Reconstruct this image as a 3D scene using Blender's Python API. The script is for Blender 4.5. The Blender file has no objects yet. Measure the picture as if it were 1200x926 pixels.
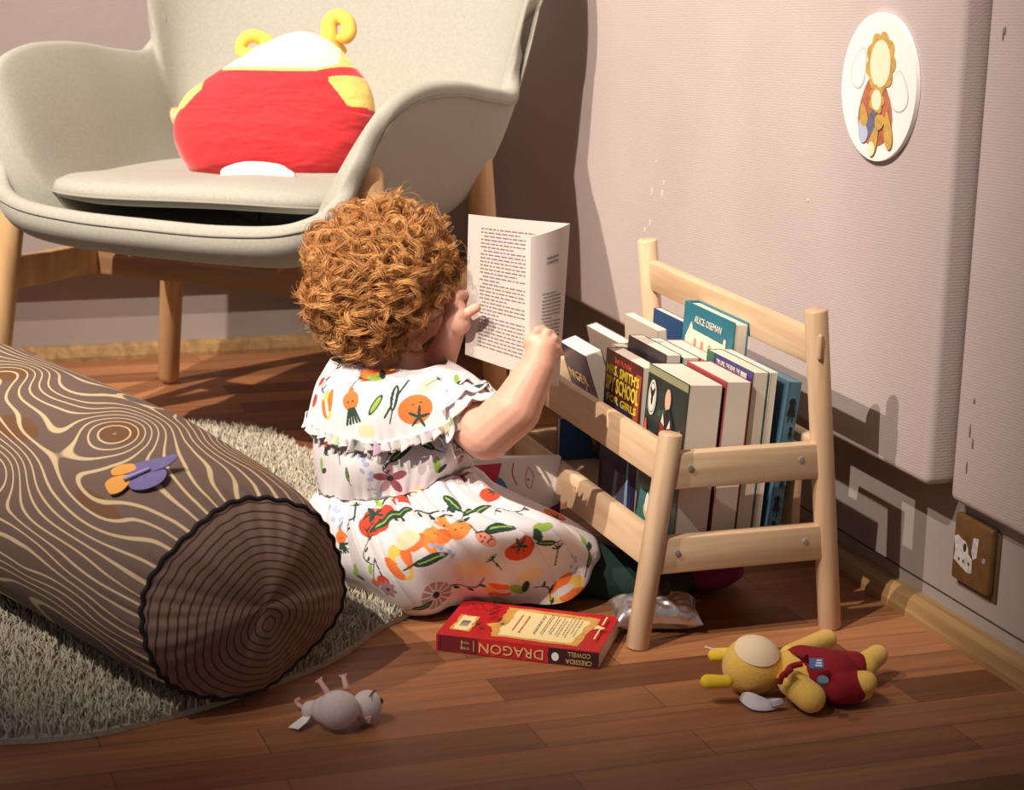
import bpy, bmesh, math, random
import numpy as np
from mathutils import Vector, Matrix, Euler, Quaternion, noise as mnoise
random.seed(7); rng = np.random.default_rng(7)
SC = bpy.context.scene; COL = SC.collection
PI = math.pi; R = math.radians

# ------------------------------------------------------------------ camera
FPX = 2379.075
CAMLOC = Vector((0, 0, .898))
RW = np.array([[0.94102963, -0.05591589, 0.33367148],
               [-0.33721255, -0.2348992, 0.91165238],
               [0.02740331, -0.97041011, -0.23990264]])
cd = bpy.data.cameras.new('camera'); cam = bpy.data.objects.new('camera', cd); COL.objects.link(cam)
m = Matrix(((RW[0, 0], -RW[0, 1], -RW[0, 2], 0), (RW[1, 0], -RW[1, 1], -RW[1, 2], 0),
            (RW[2, 0], -RW[2, 1], -RW[2, 2], CAMLOC.z), (0, 0, 0, 1)))
cam.matrix_world = m
cd.sensor_fit = 'HORIZONTAL'; cd.sensor_width = 36; cd.lens = FPX * 36 / 1200
cd.clip_start = .05; cd.dof.use_dof = True; cd.dof.focus_distance = 2.58; cd.dof.aperture_fstop = 9
SC.camera = cam

def Wd(px, py, D):
    """world point seen at a measured photo position, at distance D along the view axis"""
    v = RW @ np.array([px - 600., py - 463., FPX]) * (D / FPX)
    return Vector(v) + CAMLOC
def onplane(px, py, ax, v):
    d = RW @ np.array([px - 600., py - 463., FPX]); t = (v - CAMLOC[ax]) / d[ax]
    return Vector(d * t) + CAMLOC
def F(px, py, z=0.): return onplane(px, py, 2, z)

# ------------------------------------------------------------------ light
w = bpy.data.worlds.new('world'); SC.world = w; w.use_nodes = True
w.node_tree.nodes['Background'].inputs[0].default_value = (.74, .66, .72, 1)
w.node_tree.nodes['Background'].inputs[1].default_value = .28
def spot(name, target, az, el, dist, power, size, blend, col, rad=.03):
    l = bpy.data.lights.new(name, 'SPOT'); o = bpy.data.objects.new(name, l); COL.objects.link(o)
    d = Vector((math.cos(R(az)) * math.cos(R(el)), math.sin(R(az)) * math.cos(R(el)), -math.sin(R(el))))
    o.location = Vector(target) - d * dist
    o.rotation_euler = d.to_track_quat('-Z', 'Y').to_euler()
    l.energy = power; l.spot_size = R(size); l.spot_blend = blend; l.color = col; l.shadow_soft_size = rad
    return o
spot('spotlight', (1.22, 3.24, .42), 24, 43, 6.5, 1950, 28.2, 1.0, (1, .885, .765))
spot('spotlight.001', (1.18, 3.22, .42), 40, 43, 6.5, 1950, 28.2, 1.0, (1, .885, .765))
vs = SC.view_settings
vs.view_transform = 'Standard'; vs.look = 'None'; vs.exposure = 0; vs.gamma = 1
try: vs.use_curve_mapping = False
except Exception: pass

# ------------------------------------------------------------------ materials
MATS = {}
def lin(c): return tuple(((x / 255) / 12.92 if x / 255 <= .04045 else ((x / 255 + .055) / 1.055) ** 2.4) for x in c)
def mat(name, rgb=(200, 200, 200), rough=.6, metal=0, noise=0, nscale=40, bump=0, bscale=200, sss=0, sheen=0, attr=None, spec=None, stretch=None):
    if name in MATS: return MATS[name]
    M = bpy.data.materials.new(name); M.use_nodes = True; nt = M.node_tree; N = nt.nodes; L = nt.links
    b = N['Principled BSDF']; c = lin(rgb) + (1,)
    b.inputs['Base Color'].default_value = c; b.inputs['Roughness'].default_value = rough; b.inputs['Metallic'].default_value = metal
    if spec is not None: b.inputs['Specular IOR Level'].default_value = spec
    if sss:
        b.inputs['Subsurface Weight'].default_value = sss; b.inputs['Subsurface Radius'].default_value = (1, .35, .2); b.inputs['Subsurface Scale'].default_value = .008
    if sheen: b.inputs['Sheen Weight'].default_value = sheen; b.inputs['Sheen Roughness'].default_value = .4
    tc = N.new('ShaderNodeTexCoord'); mp = N.new('ShaderNodeMapping'); L.new(tc.outputs['Object'], mp.inputs[0])
    if stretch: mp.inputs['Scale'].default_value = stretch
    src = None
    if attr:
        a = N.new('ShaderNodeAttribute'); a.attribute_name = attr; src = a.outputs['Color']; L.new(src, b.inputs['Base Color'])
    if noise:
        n = N.new('ShaderNodeTexNoise'); n.inputs['Scale'].default_value = nscale; n.inputs['Detail'].default_value = 4; L.new(mp.outputs[0], n.inputs[0])
        mx = N.new('ShaderNodeMix'); mx.data_type = 'RGBA'; mx.blend_type = 'MULTIPLY'
        rp = N.new('ShaderNodeMapRange'); rp.inputs['From Min'].default_value = .3; rp.inputs['From Max'].default_value = .7
        rp.inputs['To Min'].default_value = 1 - noise; rp.inputs['To Max'].default_value = 1
        L.new(n.outputs[0], rp.inputs[0]); mx.inputs[0].default_value = 1
        if src: L.new(src, mx.inputs[6])
        else: mx.inputs[6].default_value = c
        L.new(rp.outputs[0], mx.inputs[7]); L.new(mx.outputs[2], b.inputs['Base Color'])
    if bump:
        n = N.new('ShaderNodeTexNoise'); n.inputs['Scale'].default_value = bscale; n.inputs['Detail'].default_value = 3; L.new(mp.outputs[0], n.inputs[0])
        bp = N.new('ShaderNodeBump'); bp.inputs['Strength'].default_value = bump; bp.inputs['Distance'].default_value = .002
        L.new(n.outputs[0], bp.inputs['Height']); L.new(bp.outputs[0], b.inputs['Normal'])
    MATS[name] = M; return M

def wood_mat(name, c1, c2, axis=2, scale=9, rough=.45):
    M = bpy.data.materials.new(name); M.use_nodes = True; nt = M.node_tree; N = nt.nodes; L = nt.links; b = N['Principled BSDF']
    tc = N.new('ShaderNodeTexCoord'); mp = N.new('ShaderNodeMapping'); L.new(tc.outputs['Object'], mp.inputs[0])
    s = [scale * 6] * 3; s[axis] = scale * .35; mp.inputs['Scale'].default_value = s
    n = N.new('ShaderNodeTexNoise'); n.inputs['Scale'].default_value = 1; n.inputs['Detail'].default_value = 6; n.inputs['Distortion'].default_value = .6; L.new(mp.outputs[0], n.inputs[0])
    r = N.new('ShaderNodeValToRGB'); r.color_ramp.elements[0].position = .3; r.color_ramp.elements[1].position = .68
    r.color_ramp.elements[0].color = lin(c1) + (1,); r.color_ramp.elements[1].color = lin(c2) + (1,)
    L.new(n.outputs[0], r.inputs[0]); L.new(r.outputs[0], b.inputs['Base Color']); b.inputs['Roughness'].default_value = rough
    MATS[name] = M; return M

M_pine = wood_mat('pine_wood', (196, 160, 122), (222, 192, 158), 2)
M_pineY = wood_mat('pine_wood_rail', (196, 160, 122), (222, 192, 158), 1)
M_pineX = wood_mat('pine_wood_side', (196, 160, 122), (222, 192, 158), 0)
M_beech = wood_mat('beech_wood', (192, 150, 104), (216, 176, 128), 2)
M_beechX = wood_mat('beech_wood_beam', (150, 112, 82), (176, 134, 98), 0)
M_skirting = wood_mat('skirting_wood', (128, 98, 62), (168, 132, 88), 1)
M_dado = mat('dado_paint', (158, 146, 139), .6, noise=.08, nscale=12)
M_fab = mat('greige_upholstery', (170, 167, 155), .95, noise=.14, nscale=220, bump=.35, bscale=900, sheen=.15)
M_seam = mat('seam_thread', (140, 134, 120), .9)
M_black = mat('black_cloth', (18, 17, 17), .9)
M_steel = mat('screw_steel', (168, 164, 158), .35, metal=.3)
M_skin = mat('skin', (236, 180, 156), .5, noise=.08, nscale=60, sss=.35)
M_white = mat('white_card', (238, 234, 230), .5)
M_page = mat('page_paper', (226, 214, 196), .8, noise=.12, nscale=6, stretch=(260, .1, .1))
M_pageface = mat('printed_page', (196, 182, 174), .8)
M_ink = mat('ink', (122, 112, 112), .8)

def wall_mat():
    M = bpy.data.materials.new('ribbed_wallpaper'); M.use_nodes = True; nt = M.node_tree; N = nt.nodes; L = nt.links; b = N['Principled BSDF']
    b.inputs['Roughness'].default_value = .85
    tc = N.new('ShaderNodeTexCoord'); mp = N.new('ShaderNodeMapping'); L.new(tc.outputs['Object'], mp.inputs[0]); mp.inputs['Scale'].default_value = (1, 1, 1)
    mp.inputs['Rotation'].default_value = (R(4), R(0), 0)
    wv = N.new('ShaderNodeTexWave'); wv.bands_direction = 'Z'; wv.inputs['Scale'].default_value = 85; wv.inputs['Distortion'].default_value = 5; wv.inputs['Detail'].default_value = 3; wv.inputs['Detail Scale'].default_value = 3
    L.new(mp.outputs[0], wv.inputs[0])
    n = N.new('ShaderNodeTexNoise'); n.inputs['Scale'].default_value = 420; L.new(mp.outputs[0], n.inputs[0])
    ad = N.new('ShaderNodeMath'); ad.operation = 'ADD'; L.new(wv.outputs[1], ad.inputs[0]); L.new(n.outputs[0], ad.inputs[1])
    bp = N.new('ShaderNodeBump'); bp.inputs['Strength'].default_value = .16; bp.inputs['Distance'].default_value = .001
    L.new(ad.outputs[0], bp.inputs['Height']); L.new(bp.outputs[0], b.inputs['Normal'])
    n2 = N.new('ShaderNodeTexNoise'); n2.inputs['Scale'].default_value = 3; L.new(tc.outputs['Object'], n2.inputs[0])
    r = N.new('ShaderNodeValToRGB'); r.color_ramp.elements[0].position = .3; r.color_ramp.elements[1].position = .7
    r.color_ramp.elements[0].color = lin((184, 168, 164)) + (1,); r.color_ramp.elements[1].color = lin((192, 178, 173)) + (1,)
    L.new(n2.outputs[0], r.inputs[0]); L.new(r.outputs[0], b.inputs['Base Color'])
    return M
M_wall = wall_mat()

def floor_mat():
    M = bpy.data.materials.new('strip_parquet'); M.use_nodes = True; nt = M.node_tree; N = nt.nodes; L = nt.links; b = N['Principled BSDF']
    tc = N.new('ShaderNodeTexCoord')
    br = N.new('ShaderNodeTexBrick'); br.offset = .37; br.squash = 1; L.new(tc.outputs['Object'], br.inputs[0])
    br.inputs['Scale'].default_value = 1; br.inputs['Brick Width'].default_value = .46; br.inputs['Row Height'].default_value = .068
    br.inputs['Mortar Size'].default_value = .0006; br.inputs['Mortar Smooth'].default_value = .3; br.inputs['Bias'].default_value = 0
    br.inputs['Color1'].default_value = lin((120, 75, 47)) + (1,); br.inputs['Color2'].default_value = lin((180, 121, 80)) + (1,); br.inputs['Mortar'].default_value = lin((84, 50, 33)) + (1,)
    mp = N.new('ShaderNodeMapping'); mp.inputs['Scale'].default_value = (4, 70, 4); L.new(tc.outputs['Object'], mp.inputs[0])
    n = N.new('ShaderNodeTexNoise'); n.inputs['Scale'].default_value = 1; n.inputs['Detail'].default_value = 7; n.inputs['Distortion'].default_value = .4; L.new(mp.outputs[0], n.inputs[0])
    rp = N.new('ShaderNodeMapRange'); rp.inputs['From Min'].default_value = .3; rp.inputs['From Max'].default_value = .7; rp.inputs['To Min'].default_value = .66; rp.inputs['To Max'].default_value = 1.12
    L.new(n.outputs[0], rp.inputs[0])
    mx = N.new('ShaderNodeMix'); mx.data_type = 'RGBA'; mx.blend_type = 'MULTIPLY'; mx.inputs[0].default_value = 1
    L.new(br.outputs[0], mx.inputs[6]); L.new(rp.outputs[0], mx.inputs[7]); L.new(mx.outputs[2], b.inputs['Base Color'])
    rr = N.new('ShaderNodeMapRange'); rr.inputs['To Min'].default_value = .42; rr.inputs['To Max'].default_value = .62; L.new(n.outputs[0], rr.inputs[0]); L.new(rr.outputs[0], b.inputs['Roughness'])
    b.inputs['Specular IOR Level'].default_value = .35
    bp = N.new('ShaderNodeBump'); bp.inputs['Strength'].default_value = .12; bp.inputs['Distance'].default_value = .001; L.new(n.outputs[0], bp.inputs['Height']); L.new(bp.outputs[0], b.inputs['Normal'])
    return M
M_floor = floor_mat()

# ------------------------------------------------------------------ object helpers
MW = {}   # world matrix of every thing root
def thing(name, label, cat, loc=(0, 0, 0), rot=(0, 0, 0), group=None, mtx=None):
    o = bpy.data.objects.new(name, None); COL.objects.link(o); o.empty_display_size = .03
    if mtx is None: mtx = Matrix.LocRotScale(Vector(loc), Euler(rot), Vector((1, 1, 1)))
    o.matrix_world = mtx; MW[o] = mtx.copy()
    o['label'] = label; o['category'] = cat
    if group: o['group'] = group
    return o
def root_of(o):
    while o.parent: o = o.parent
    return o
def link(name, me, mats, parent=None, world=False, label=None):
    if not isinstance(mats, (list, tuple)): mats = [mats]
    mi = np.zeros(len(me.polygons), np.int32); me.polygons.foreach_get('material_index', mi); me.materials.clear()
    for mm in mats: me.materials.append(mm)
    me.polygons.foreach_set('material_index', mi)
    o = bpy.data.objects.new(name, me); COL.objects.link(o)
    if parent:
        if world: me.transform(MW[root_of(parent)].inverted())
        o.parent = parent
    else: MW[o] = Matrix()
    if label: o['label'] = label
    return o
def tag(o, label, cat, group=None, kind=None):
    if label: o['label'] = label
    if cat: o['category'] = cat
    if group: o['group'] = group
    if kind: o['kind'] = kind
    return o
def recenter(o):
    """put the origin of a one-mesh thing at its base"""
    n = len(o.data.vertices); a = np.empty(n * 3); o.data.vertices.foreach_get('co', a); a = a.reshape(-1, 3)
    c = Vector(((a[:, 0].min() + a[:, 0].max()) / 2, (a[:, 1].min() + a[:, 1].max()) / 2, a[:, 2].min()))
    o.data.transform(Matrix.Translation(-c)); o.location = c; MW[o] = Matrix.Translation(c); return o
def smooth(me, ang=None):
    me.polygons.foreach_set('use_smooth', [True] * len(me.polygons))
    if ang is not None:
        try: me.set_sharp_from_angle(angle=R(ang))
        except Exception: pass
    return me
def mesh(verts, faces, sm=True):
    me = bpy.data.meshes.new('m'); me.from_pydata([tuple(v) for v in verts], [], [tuple(f) for f in faces]); me.update()
    if sm: smooth(me)
    return me
def bm_mesh(bm, sm=True, ang=35):
    bmesh.ops.recalc_face_normals(bm, faces=bm.faces)
    me = bpy.data.meshes.new('m'); bm.to_mesh(me); bm.free()
    if sm: smooth(me, ang)
    return me
def add_box(bm, c, s, bev=.002, rot=None, seg=2):
    r = bmesh.ops.create_cube(bm, size=1); vs_ = r['verts']
    bmesh.ops.scale(bm, vec=s, verts=vs_)
    if bev:
        es = list({e for v in vs_ for e in v.link_edges}); rr = bmesh.ops.bevel(bm, geom=es, offset=bev, segments=seg, profile=.5, affect='EDGES'); vs_ = [v for v in {v for f in rr['faces'] for v in f.verts} | {v for v in vs_ if v.is_valid}]
        # gather whole island
        seen = set(vs_); st = list(vs_)
        while st:
            v = st.pop()
            for e in v.link_edges:
                q = e.other_vert(v)
                if q not in seen: seen.add(q); st.append(q)
        vs_ = list(seen)
    mtx = Matrix.Translation(Vector(c)) @ (rot if rot is not None else Matrix())
    bmesh.ops.transform(bm, matrix=mtx, verts=vs_)
    return vs_
def box_mesh(c, s, bev=.002, rot=None):
    bm = bmesh.new(); add_box(bm, c, s, bev, rot); return bm_mesh(bm)
def catmull(P, n, closed=False):
    P = np.asarray(P, float); k = len(P); out = []
    segs = k if closed else k - 1
    ts = np.linspace(0, segs, n, endpoint=not closed)
    for t in ts:
        i = min(int(t), segs - 1); u = t - i
        if closed: p0, p1, p2, p3 = P[(i - 1) % k], P[i % k], P[(i + 1) % k], P[(i + 2) % k]
        else: p0, p1, p2, p3 = P[max(i - 1, 0)], P[i], P[min(i + 1, k - 1)], P[min(i + 2, k - 1)]
        out.append(.5 * ((2 * p1) + (-p0 + p2) * u + (2 * p0 - 5 * p1 + 4 * p2 - p3) * u * u + (-p0 + 3 * p1 - 3 * p2 + p3) * u ** 3))
    return np.array(out)
def tube(path, radii, seg=12, cap=True, flat=1., upv=None):
    """verts, faces of a tube along path"""
    P = [Vector(p) for p in path]; n = len(P)
    if np.isscalar(radii): radii = [radii] * n
    V = []; Fc = []
    t0 = (P[1] - P[0]).normalized(); a = Vector(upv) if upv else (Vector((0, 0, 1)) if abs(t0.z) < .9 else Vector((1, 0, 0)))
    a = (a - t0 * a.dot(t0)).normalized()
    for i in range(n):
        t = (P[min(i + 1, n - 1)] - P[max(i - 1, 0)]).normalized()
        a = (a - t * a.dot(t)); a = a.normalized() if a.length > 1e-6 else t.orthogonal().normalized()
        b = t.cross(a)
        for k in range(seg):
            th = 2 * PI * k / seg; V.append(P[i] + (a * math.cos(th) * flat + b * math.sin(th)) * radii[i])
    for i in range(n - 1):
        for k in range(seg):
            k2 = (k + 1) % seg; Fc.append((i * seg + k, i * seg + k2, (i + 1) * seg + k2, (i + 1) * seg + k))
    if cap: Fc.append(tuple(range(seg))[::-1]); Fc.append(tuple((n - 1) * seg + k for k in range(seg)))
    return V, Fc
class MB:
    def __init__(s): s.V = []; s.F = []; s.M = []
    def add(s, vf, mi=0):
        o = len(s.V); s.V += [tuple(v) for v in vf[0]]; s.F += [tuple(i + o for i in f) for f in vf[1]]; s.M += [mi] * len(vf[1]); return s
    def mesh(s, ang=40):
        me = bpy.data.meshes.new('m'); me.from_pydata(s.V, [], s.F); me.polygons.foreach_set('material_index', s.M); me.update()
        bm = bmesh.new(); bm.from_mesh(me); bmesh.ops.recalc_face_normals(bm, faces=bm.faces); bm.to_mesh(me); bm.free()
        return smooth(me, ang)
def leg(p0, p1, r0, r1, seg=28, rnd=.004):
    p0 = Vector(p0); p1 = Vector(p1); d = (p1 - p0); Lg = d.length; d.normalize()
    path = [p0, p0 + d * rnd * .4, p0 + d * rnd, p1 - d * rnd, p1 - d * rnd * .4, p1]
    return tube(path, [r0 - rnd, r0 - rnd * .35, r0, r1, r1 - rnd * .35, r1 - rnd], seg)
def ellip(c, r, rot=None, nu=32, nv=20, fn=None):
    V = []; Fc = []
    for j in range(nv + 1):
        ph = PI * j / nv
        for i in range(nu):
            th = 2 * PI * i / nu; p = Vector((math.sin(ph) * math.cos(th), math.sin(ph) * math.sin(th), math.cos(ph)))
            if fn: p = fn(p)
            p = Vector((p.x * r[0], p.y * r[1], p.z * r[2]))
            if rot is not None: p = rot @ p
            V.append(Vector(c) + p)
    for j in range(nv):
        for i in range(nu):
            i2 = (i + 1) % nu; Fc.append((j * nu + i, (j + 1) * nu + i, (j + 1) * nu + i2, j * nu + i2))
    return V, Fc
def remesh(vfs, voxel, smooth_it=6, shrink=0.):
    """melt overlapping closed shells into one continuous surface"""
    mb = MB()
    for vf in vfs: mb.add(vf)
    me = bpy.data.meshes.new('tmp'); me.from_pydata(mb.V, [], mb.F); me.update()
    bm = bmesh.new(); bm.from_mesh(me); bmesh.ops.remove_doubles(bm, verts=bm.verts, dist=1e-6); bmesh.ops.recalc_face_normals(bm, faces=bm.faces); bm.to_mesh(me); bm.free()
    o = bpy.data.objects.new('tmp', me); COL.objects.link(o)
    md = o.modifiers.new('r', 'REMESH'); md.mode = 'VOXEL'; md.voxel_size = voxel
    if smooth_it:
        s = o.modifiers.new('s', 'SMOOTH'); s.factor = .5; s.iterations = smooth_it
    dg = bpy.context.evaluated_depsgraph_get(); ev = o.evaluated_get(dg); out = bpy.data.meshes.new_from_object(ev)
    bpy.data.objects.remove(o); bpy.data.meshes.remove(me)
    return smooth(out)
def caps(p0, p1, r0, r1, seg=20):
    """tapered capsule"""
    p0 = Vector(p0); p1 = Vector(p1); d = (p1 - p0).normalized(); path = []; rad = []
    for k in range(6):
        a = PI / 2 * k / 5; path.append(p0 - d * r0 * math.cos(a)); rad.append(max(r0 * math.sin(a), 1e-4))
    for k in range(6):
        a = PI / 2 * k / 5; path.append(p1 + d * r1 * math.sin(a)); rad.append(max(r1 * math.cos(a), 1e-4))
    return tube(path, rad, seg)
def chain(pts, rads, seg=16):
    return [caps(pts[i], pts[i + 1], rads[i], rads[i + 1], seg) for i in range(len(pts) - 1)]
def vgrid(G, closed_u=False):
    """G[nv][nu][3] -> verts, faces"""
    nv, nu = G.shape[:2]; V = G.reshape(-1, 3); idx = np.arange(nv * nu).reshape(nv, nu)
    a = idx[:-1]; b = idx[1:]
    if closed_u: Fc = np.stack([a, np.roll(a, -1, 1), np.roll(b, -1, 1), b], -1).reshape(-1, 4)
    else: Fc = np.stack([a[:, :-1], a[:, 1:], b[:, 1:], b[:, :-1]], -1).reshape(-1, 4)
    return V, Fc
def npmesh(V, Fc):
    me = bpy.data.meshes.new('m'); V = np.asarray(V, np.float32); Fc = np.asarray(Fc, np.int32); nf, k = Fc.shape
    me.vertices.add(len(V)); me.vertices.foreach_set('co', V.ravel()); me.loops.add(nf * k); me.loops.foreach_set('vertex_index', Fc.ravel())
    me.polygons.add(nf); me.polygons.foreach_set('loop_start', np.arange(nf) * k); me.polygons.foreach_set('loop_total', np.full(nf, k)); me.update(calc_edges=True); me.validate()
    return smooth(me)
def set_color(me, name, rgb):
    a = me.color_attributes.new(name, 'FLOAT_COLOR', 'POINT'); c = np.ones((len(me.vertices), 4), np.float32); c[:, :3] = rgb; a.data.foreach_set('color', c.ravel())
_fc = {}
def text(name, s, frame, size, m_, parent, width=None, height=None, extrude=.0002, align='CENTER', label=None, shear=0, bold=0):
    """lettering lying in the plane of frame (x = reading direction, y = up, z = out)"""
    cu = bpy.data.curves.new('t', 'FONT'); cu.body = s; cu.size = size; cu.align_x = align; cu.align_y = 'CENTER'; cu.extrude = extrude; cu.resolution_u = 2; cu.shear = shear; cu.offset = bold
    o = bpy.data.objects.new('t', cu); COL.objects.link(o)
    dg = bpy.context.evaluated_depsgraph_get(); me = bpy.data.meshes.new_from_object(o.evaluated_get(dg)); bpy.data.objects.remove(o)
    xs = [v.co.x for v in me.vertices]; ys = [v.co.y for v in me.vertices]
    if width and xs:
        k = width / (max(xs) - min(xs)); ky = (height / (max(ys) - min(ys))) if height else k
        me.transform(Matrix.Diagonal((k, ky, 1, 1)))
    me.transform(frame)
    return link(name, me, m_, parent, label=label)
def frame(o, x, y, off=.0003):
    x = Vector(x).normalized(); y = Vector(y).normalized(); z = x.cross(y); o = Vector(o) + z * off
    return Matrix(((x.x, y.x, z.x, o.x), (x.y, y.y, z.y, o.y), (x.z, y.z, z.z, o.z), (0, 0, 0, 1)))
class Art:
    """flat printed shapes; each layer a hair above the last"""
    def __init__(s, fr, step=.00006): s.fr = fr; s.mb = MB(); s.mats = []; s.z = 0; s.step = step
    def poly(s, pts, m_):
        if m_ not in s.mats: s.mats.append(m_)
        s.z += s.step; s.mb.add(([s.fr @ Vector((p[0], p[1], s.z)) for p in pts], [tuple(range(len(pts)))]), s.mats.index(m_)); return s
    def ell(s, c, rx, ry, m_, n=20, rot=0):
        return s.poly([(c[0] + rx * math.cos(a) * math.cos(rot) - ry * math.sin(a) * math.sin(rot), c[1] + rx * math.cos(a) * math.sin(rot) + ry * math.sin(a) * math.cos(rot)) for a in [2 * PI * i / n for i in range(n)]], m_)
    def rect(s, x0, y0, x1, y1, m_): return s.poly([(x0, y0), (x1, y0), (x1, y1), (x0, y1)], m_)
    def line(s, p, q, wd, m_):
        p = Vector(p[:2]); q = Vector(q[:2]); d = (q - p).normalized(); n = Vector((-d.y, d.x)) * wd / 2
        return s.poly([p - n, q - n, q + n, p + n], m_)
    def curve(s, pts, wd, m_, n=24):
        C_ = catmull([(p[0], p[1], 0) for p in pts], n)
        for i in range(n - 1): s.line(C_[i], C_[i + 1], wd, m_); s.z -= s.step
        s.z += s.step
        return s
    def build(s, name, parent, label=None):
        me = bpy.data.meshes.new('m'); me.from_pydata(s.mb.V, [], s.mb.F); me.polygons.foreach_set('material_index', s.mb.M); me.update()
        return link(name, me, s.mats, parent, label=label)

# ================================================================== THE ROOM
def struct(name, me, m_): return tag(link(name, me, m_), None, None, kind='structure')
XP, XQ, XD, XS = 1.312, 1.345, 1.372, 1.344        # left panel face, right panel face, dado, skirting face
YP, YD, YS = 3.82, 3.885, 3.858
struct('floor', box_mesh((-.2, 1.9, -.03), (3.6, 5.2, .06), 0), M_floor)
struct('wall_right', box_mesh((XD + .05, 1.9, 1.3), (.10, 5.2, 2.6), 0), M_dado)
struct('wall_back', box_mesh((-.2, YD + .05, 1.3), (3.3, .10, 2.6), 0), M_dado)
yE = 2.090
pz = .199
def panel(name, y0, y1, x0, zb, lab):
    bm = bmesh.new(); add_box(bm, ((x0 + XD) / 2, (y0 + y1) / 2, zb + 1.1), (XD - x0 - .0005, y1 - y0, 2.2), .011, seg=4)
    o = link(name, bm_mesh(bm), M_wall); tag(o, None, None, kind='structure'); return o
panel('wall_panel_right', yE, YP - .001, XP, pz, 'x')
panel('wall_panel_right', .2, 2.088, XQ, .181, 'x')
bm = bmesh.new(); add_box(bm, (-.2, (YP + YD) / 2, .19 + 1.1), (3.02, YD - YP - .0005, 2.2), .011, seg=4)
tag(link('wall_panel_back', bm_mesh(bm), M_wall), None, None, kind='structure')
# skirting
def strip(name, pts, along, a0, a1):
    V = []; n = len(pts)
    for a in (a0, a1):
        for u, z in pts: V.append((u, a, z) if along == 'y' else (a, u, z))
    Fc = [(i, (i + 1) % n, n + (i + 1) % n, n + i) for i in range(n)] + [tuple(range(n)), tuple(range(n, 2 * n))]
    mb = MB(); mb.add((V, Fc)); return struct(name, mb.mesh(20), M_skirting)
strip('baseboard_right', [(XS, 0), (XS, .008), (XS + .006, .022), (XS + .014, .028), (XD - .0003, .028), (XD - .0003, 0)], 'y', .2, YS)
strip('baseboard_back', [(YS, 0), (YS, .008), (YS + .006, .022), (YS + .012, .028), (YD - .0003, .028), (YD - .0003, 0)], 'x', -1.7, XS)
struct('trim_1', box_mesh((XD - .0006, 1.9, .0445), (.0012, 4.0, .0014), 0), mat('seam_dark', (60, 52, 48), .8))
# little scuffs where the paper was patched, on the right-hand panels
sc = MB()
for (px, py, L_, w_) in [(1137, 505, .018, .003), (1140, 520, .014, .003), (1133, 548, .016, .003), (1142, 470, .007, .004), (1176, 40, .016, .003), (1178, 36, .01, .004)]:
    p = onplane(px, py, 0, XQ); sc.add(ellip((XQ - .0002, p.y, p.z), (.0012, w_ / 2, L_ / 2), nu=8, nv=6))
tag(link('trim_3', sc.mesh(), mat('torn_paper_edge', (120, 104, 100), .9)), None, None, kind='structure'); sc = MB()
for (px, py, L_, w_) in [(769, 190, .006, .002), (764, 225, .016, .002), (762, 262, .014, .002), (758, 300, .02, .002), (756, 232 + 38, .01, .003), (778, 215, .01, .002), (947, 235, .004, .004), (776, 228, .016, .002)]:
    p = onplane(px, py, 0, XP); sc.add(ellip((XP - .0002, p.y, p.z), (.0012, w_ / 2, L_ / 2), nu=8, nv=6))
struct('trim_2', sc.mesh(), mat('plaster_patch', (206, 198, 192), .8))

# round picture board on the wall
pc = (XP, 2.267, .674)
pic = thing('picture_board', 'round white board with a faded gold and rust drawing, mounted high on the right wall', 'picture', (XP - .0035, 2.262, .674))
V, Fc = [], []
r_ = .0925
mb = MB(); mb.add(tube([(.003, 0, 0), (-.003, 0, 0)], r_, 96)); link('board', mb.mesh(30), M_white, pic)
A = Art(frame((-.0031, 0, 0), (0, -1, 0), (0, 0, 1)))
gold = mat('print_gold', (206, 164, 84), .8, noise=.3, nscale=90); rust = mat('print_rust', (190, 112, 84), .8, noise=.35, nscale=120)
cream = mat('print_cream', (238, 220, 190), .8); slate = mat('print_slate', (112, 112, 134), .8, noise=.4, nscale=150); line = mat('print_line', (198, 184, 168), .8); blue_ = mat('print_pale_blue', (176, 184, 206), .8)
k = .0925
def leaf(A_, c, L_, W_, a, m_):
    pts = []
    for i in range(24):
        t = 2 * PI * i / 24; x = math.cos(t) * L_; y = math.sin(t) * W_ * (1 - .35 * math.cos(t)); pts.append((c[0] + x * math.cos(a) - y * math.sin(a), c[1] + x * math.sin(a) + y * math.cos(a)))
    A_.poly(pts, m_)
# a loose bunch of gold and rust blooms (generic stand-in of the same size and colours)

leaf(A, (-.52 * k, .22 * k), .30 * k, .19 * k, R(70), line); leaf(A, (-.52 * k, .22 * k), .28 * k, .17 * k, R(70), M_white)
leaf(A, (.58 * k, 0), .28 * k, .22 * k, R(100), line); leaf(A, (.58 * k, 0), .265 * k, .205 * k, R(100), M_white)
leaf(A, (-.02 * k, -.3 * k), .5 * k, .44 * k, R(95), rust)
for i in range(9):
    a = 2 * PI * i / 9; A.ell((.05 * k + .2 * k * math.cos(a), .34 * k + .22 * k * math.sin(a)), .2 * k, .15 * k, gold, rot=a)
A.ell((.05 * k, .32 * k), .27 * k, .32 * k, cream)
for i in range(7):
    a = 2 * PI * i / 7; A.ell((.02 * k + .12 * k * math.cos(a), -.17 * k + .12 * k * math.sin(a)), .09 * k, .07 * k, gold, rot=a)
A.ell((.02 * k, -.17 * k), .13 * k, .14 * k, cream)
leaf(A, (-.06 * k, -.5 * k), .2 * k, .13 * k, R(80), slate); leaf(A, (-.3 * k, -.62 * k), .17 * k, .12 * k, R(120), blue_)
leaf(A, (-.3 * k, -.4 * k), .16 * k, .1 * k, R(110), gold)
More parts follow.
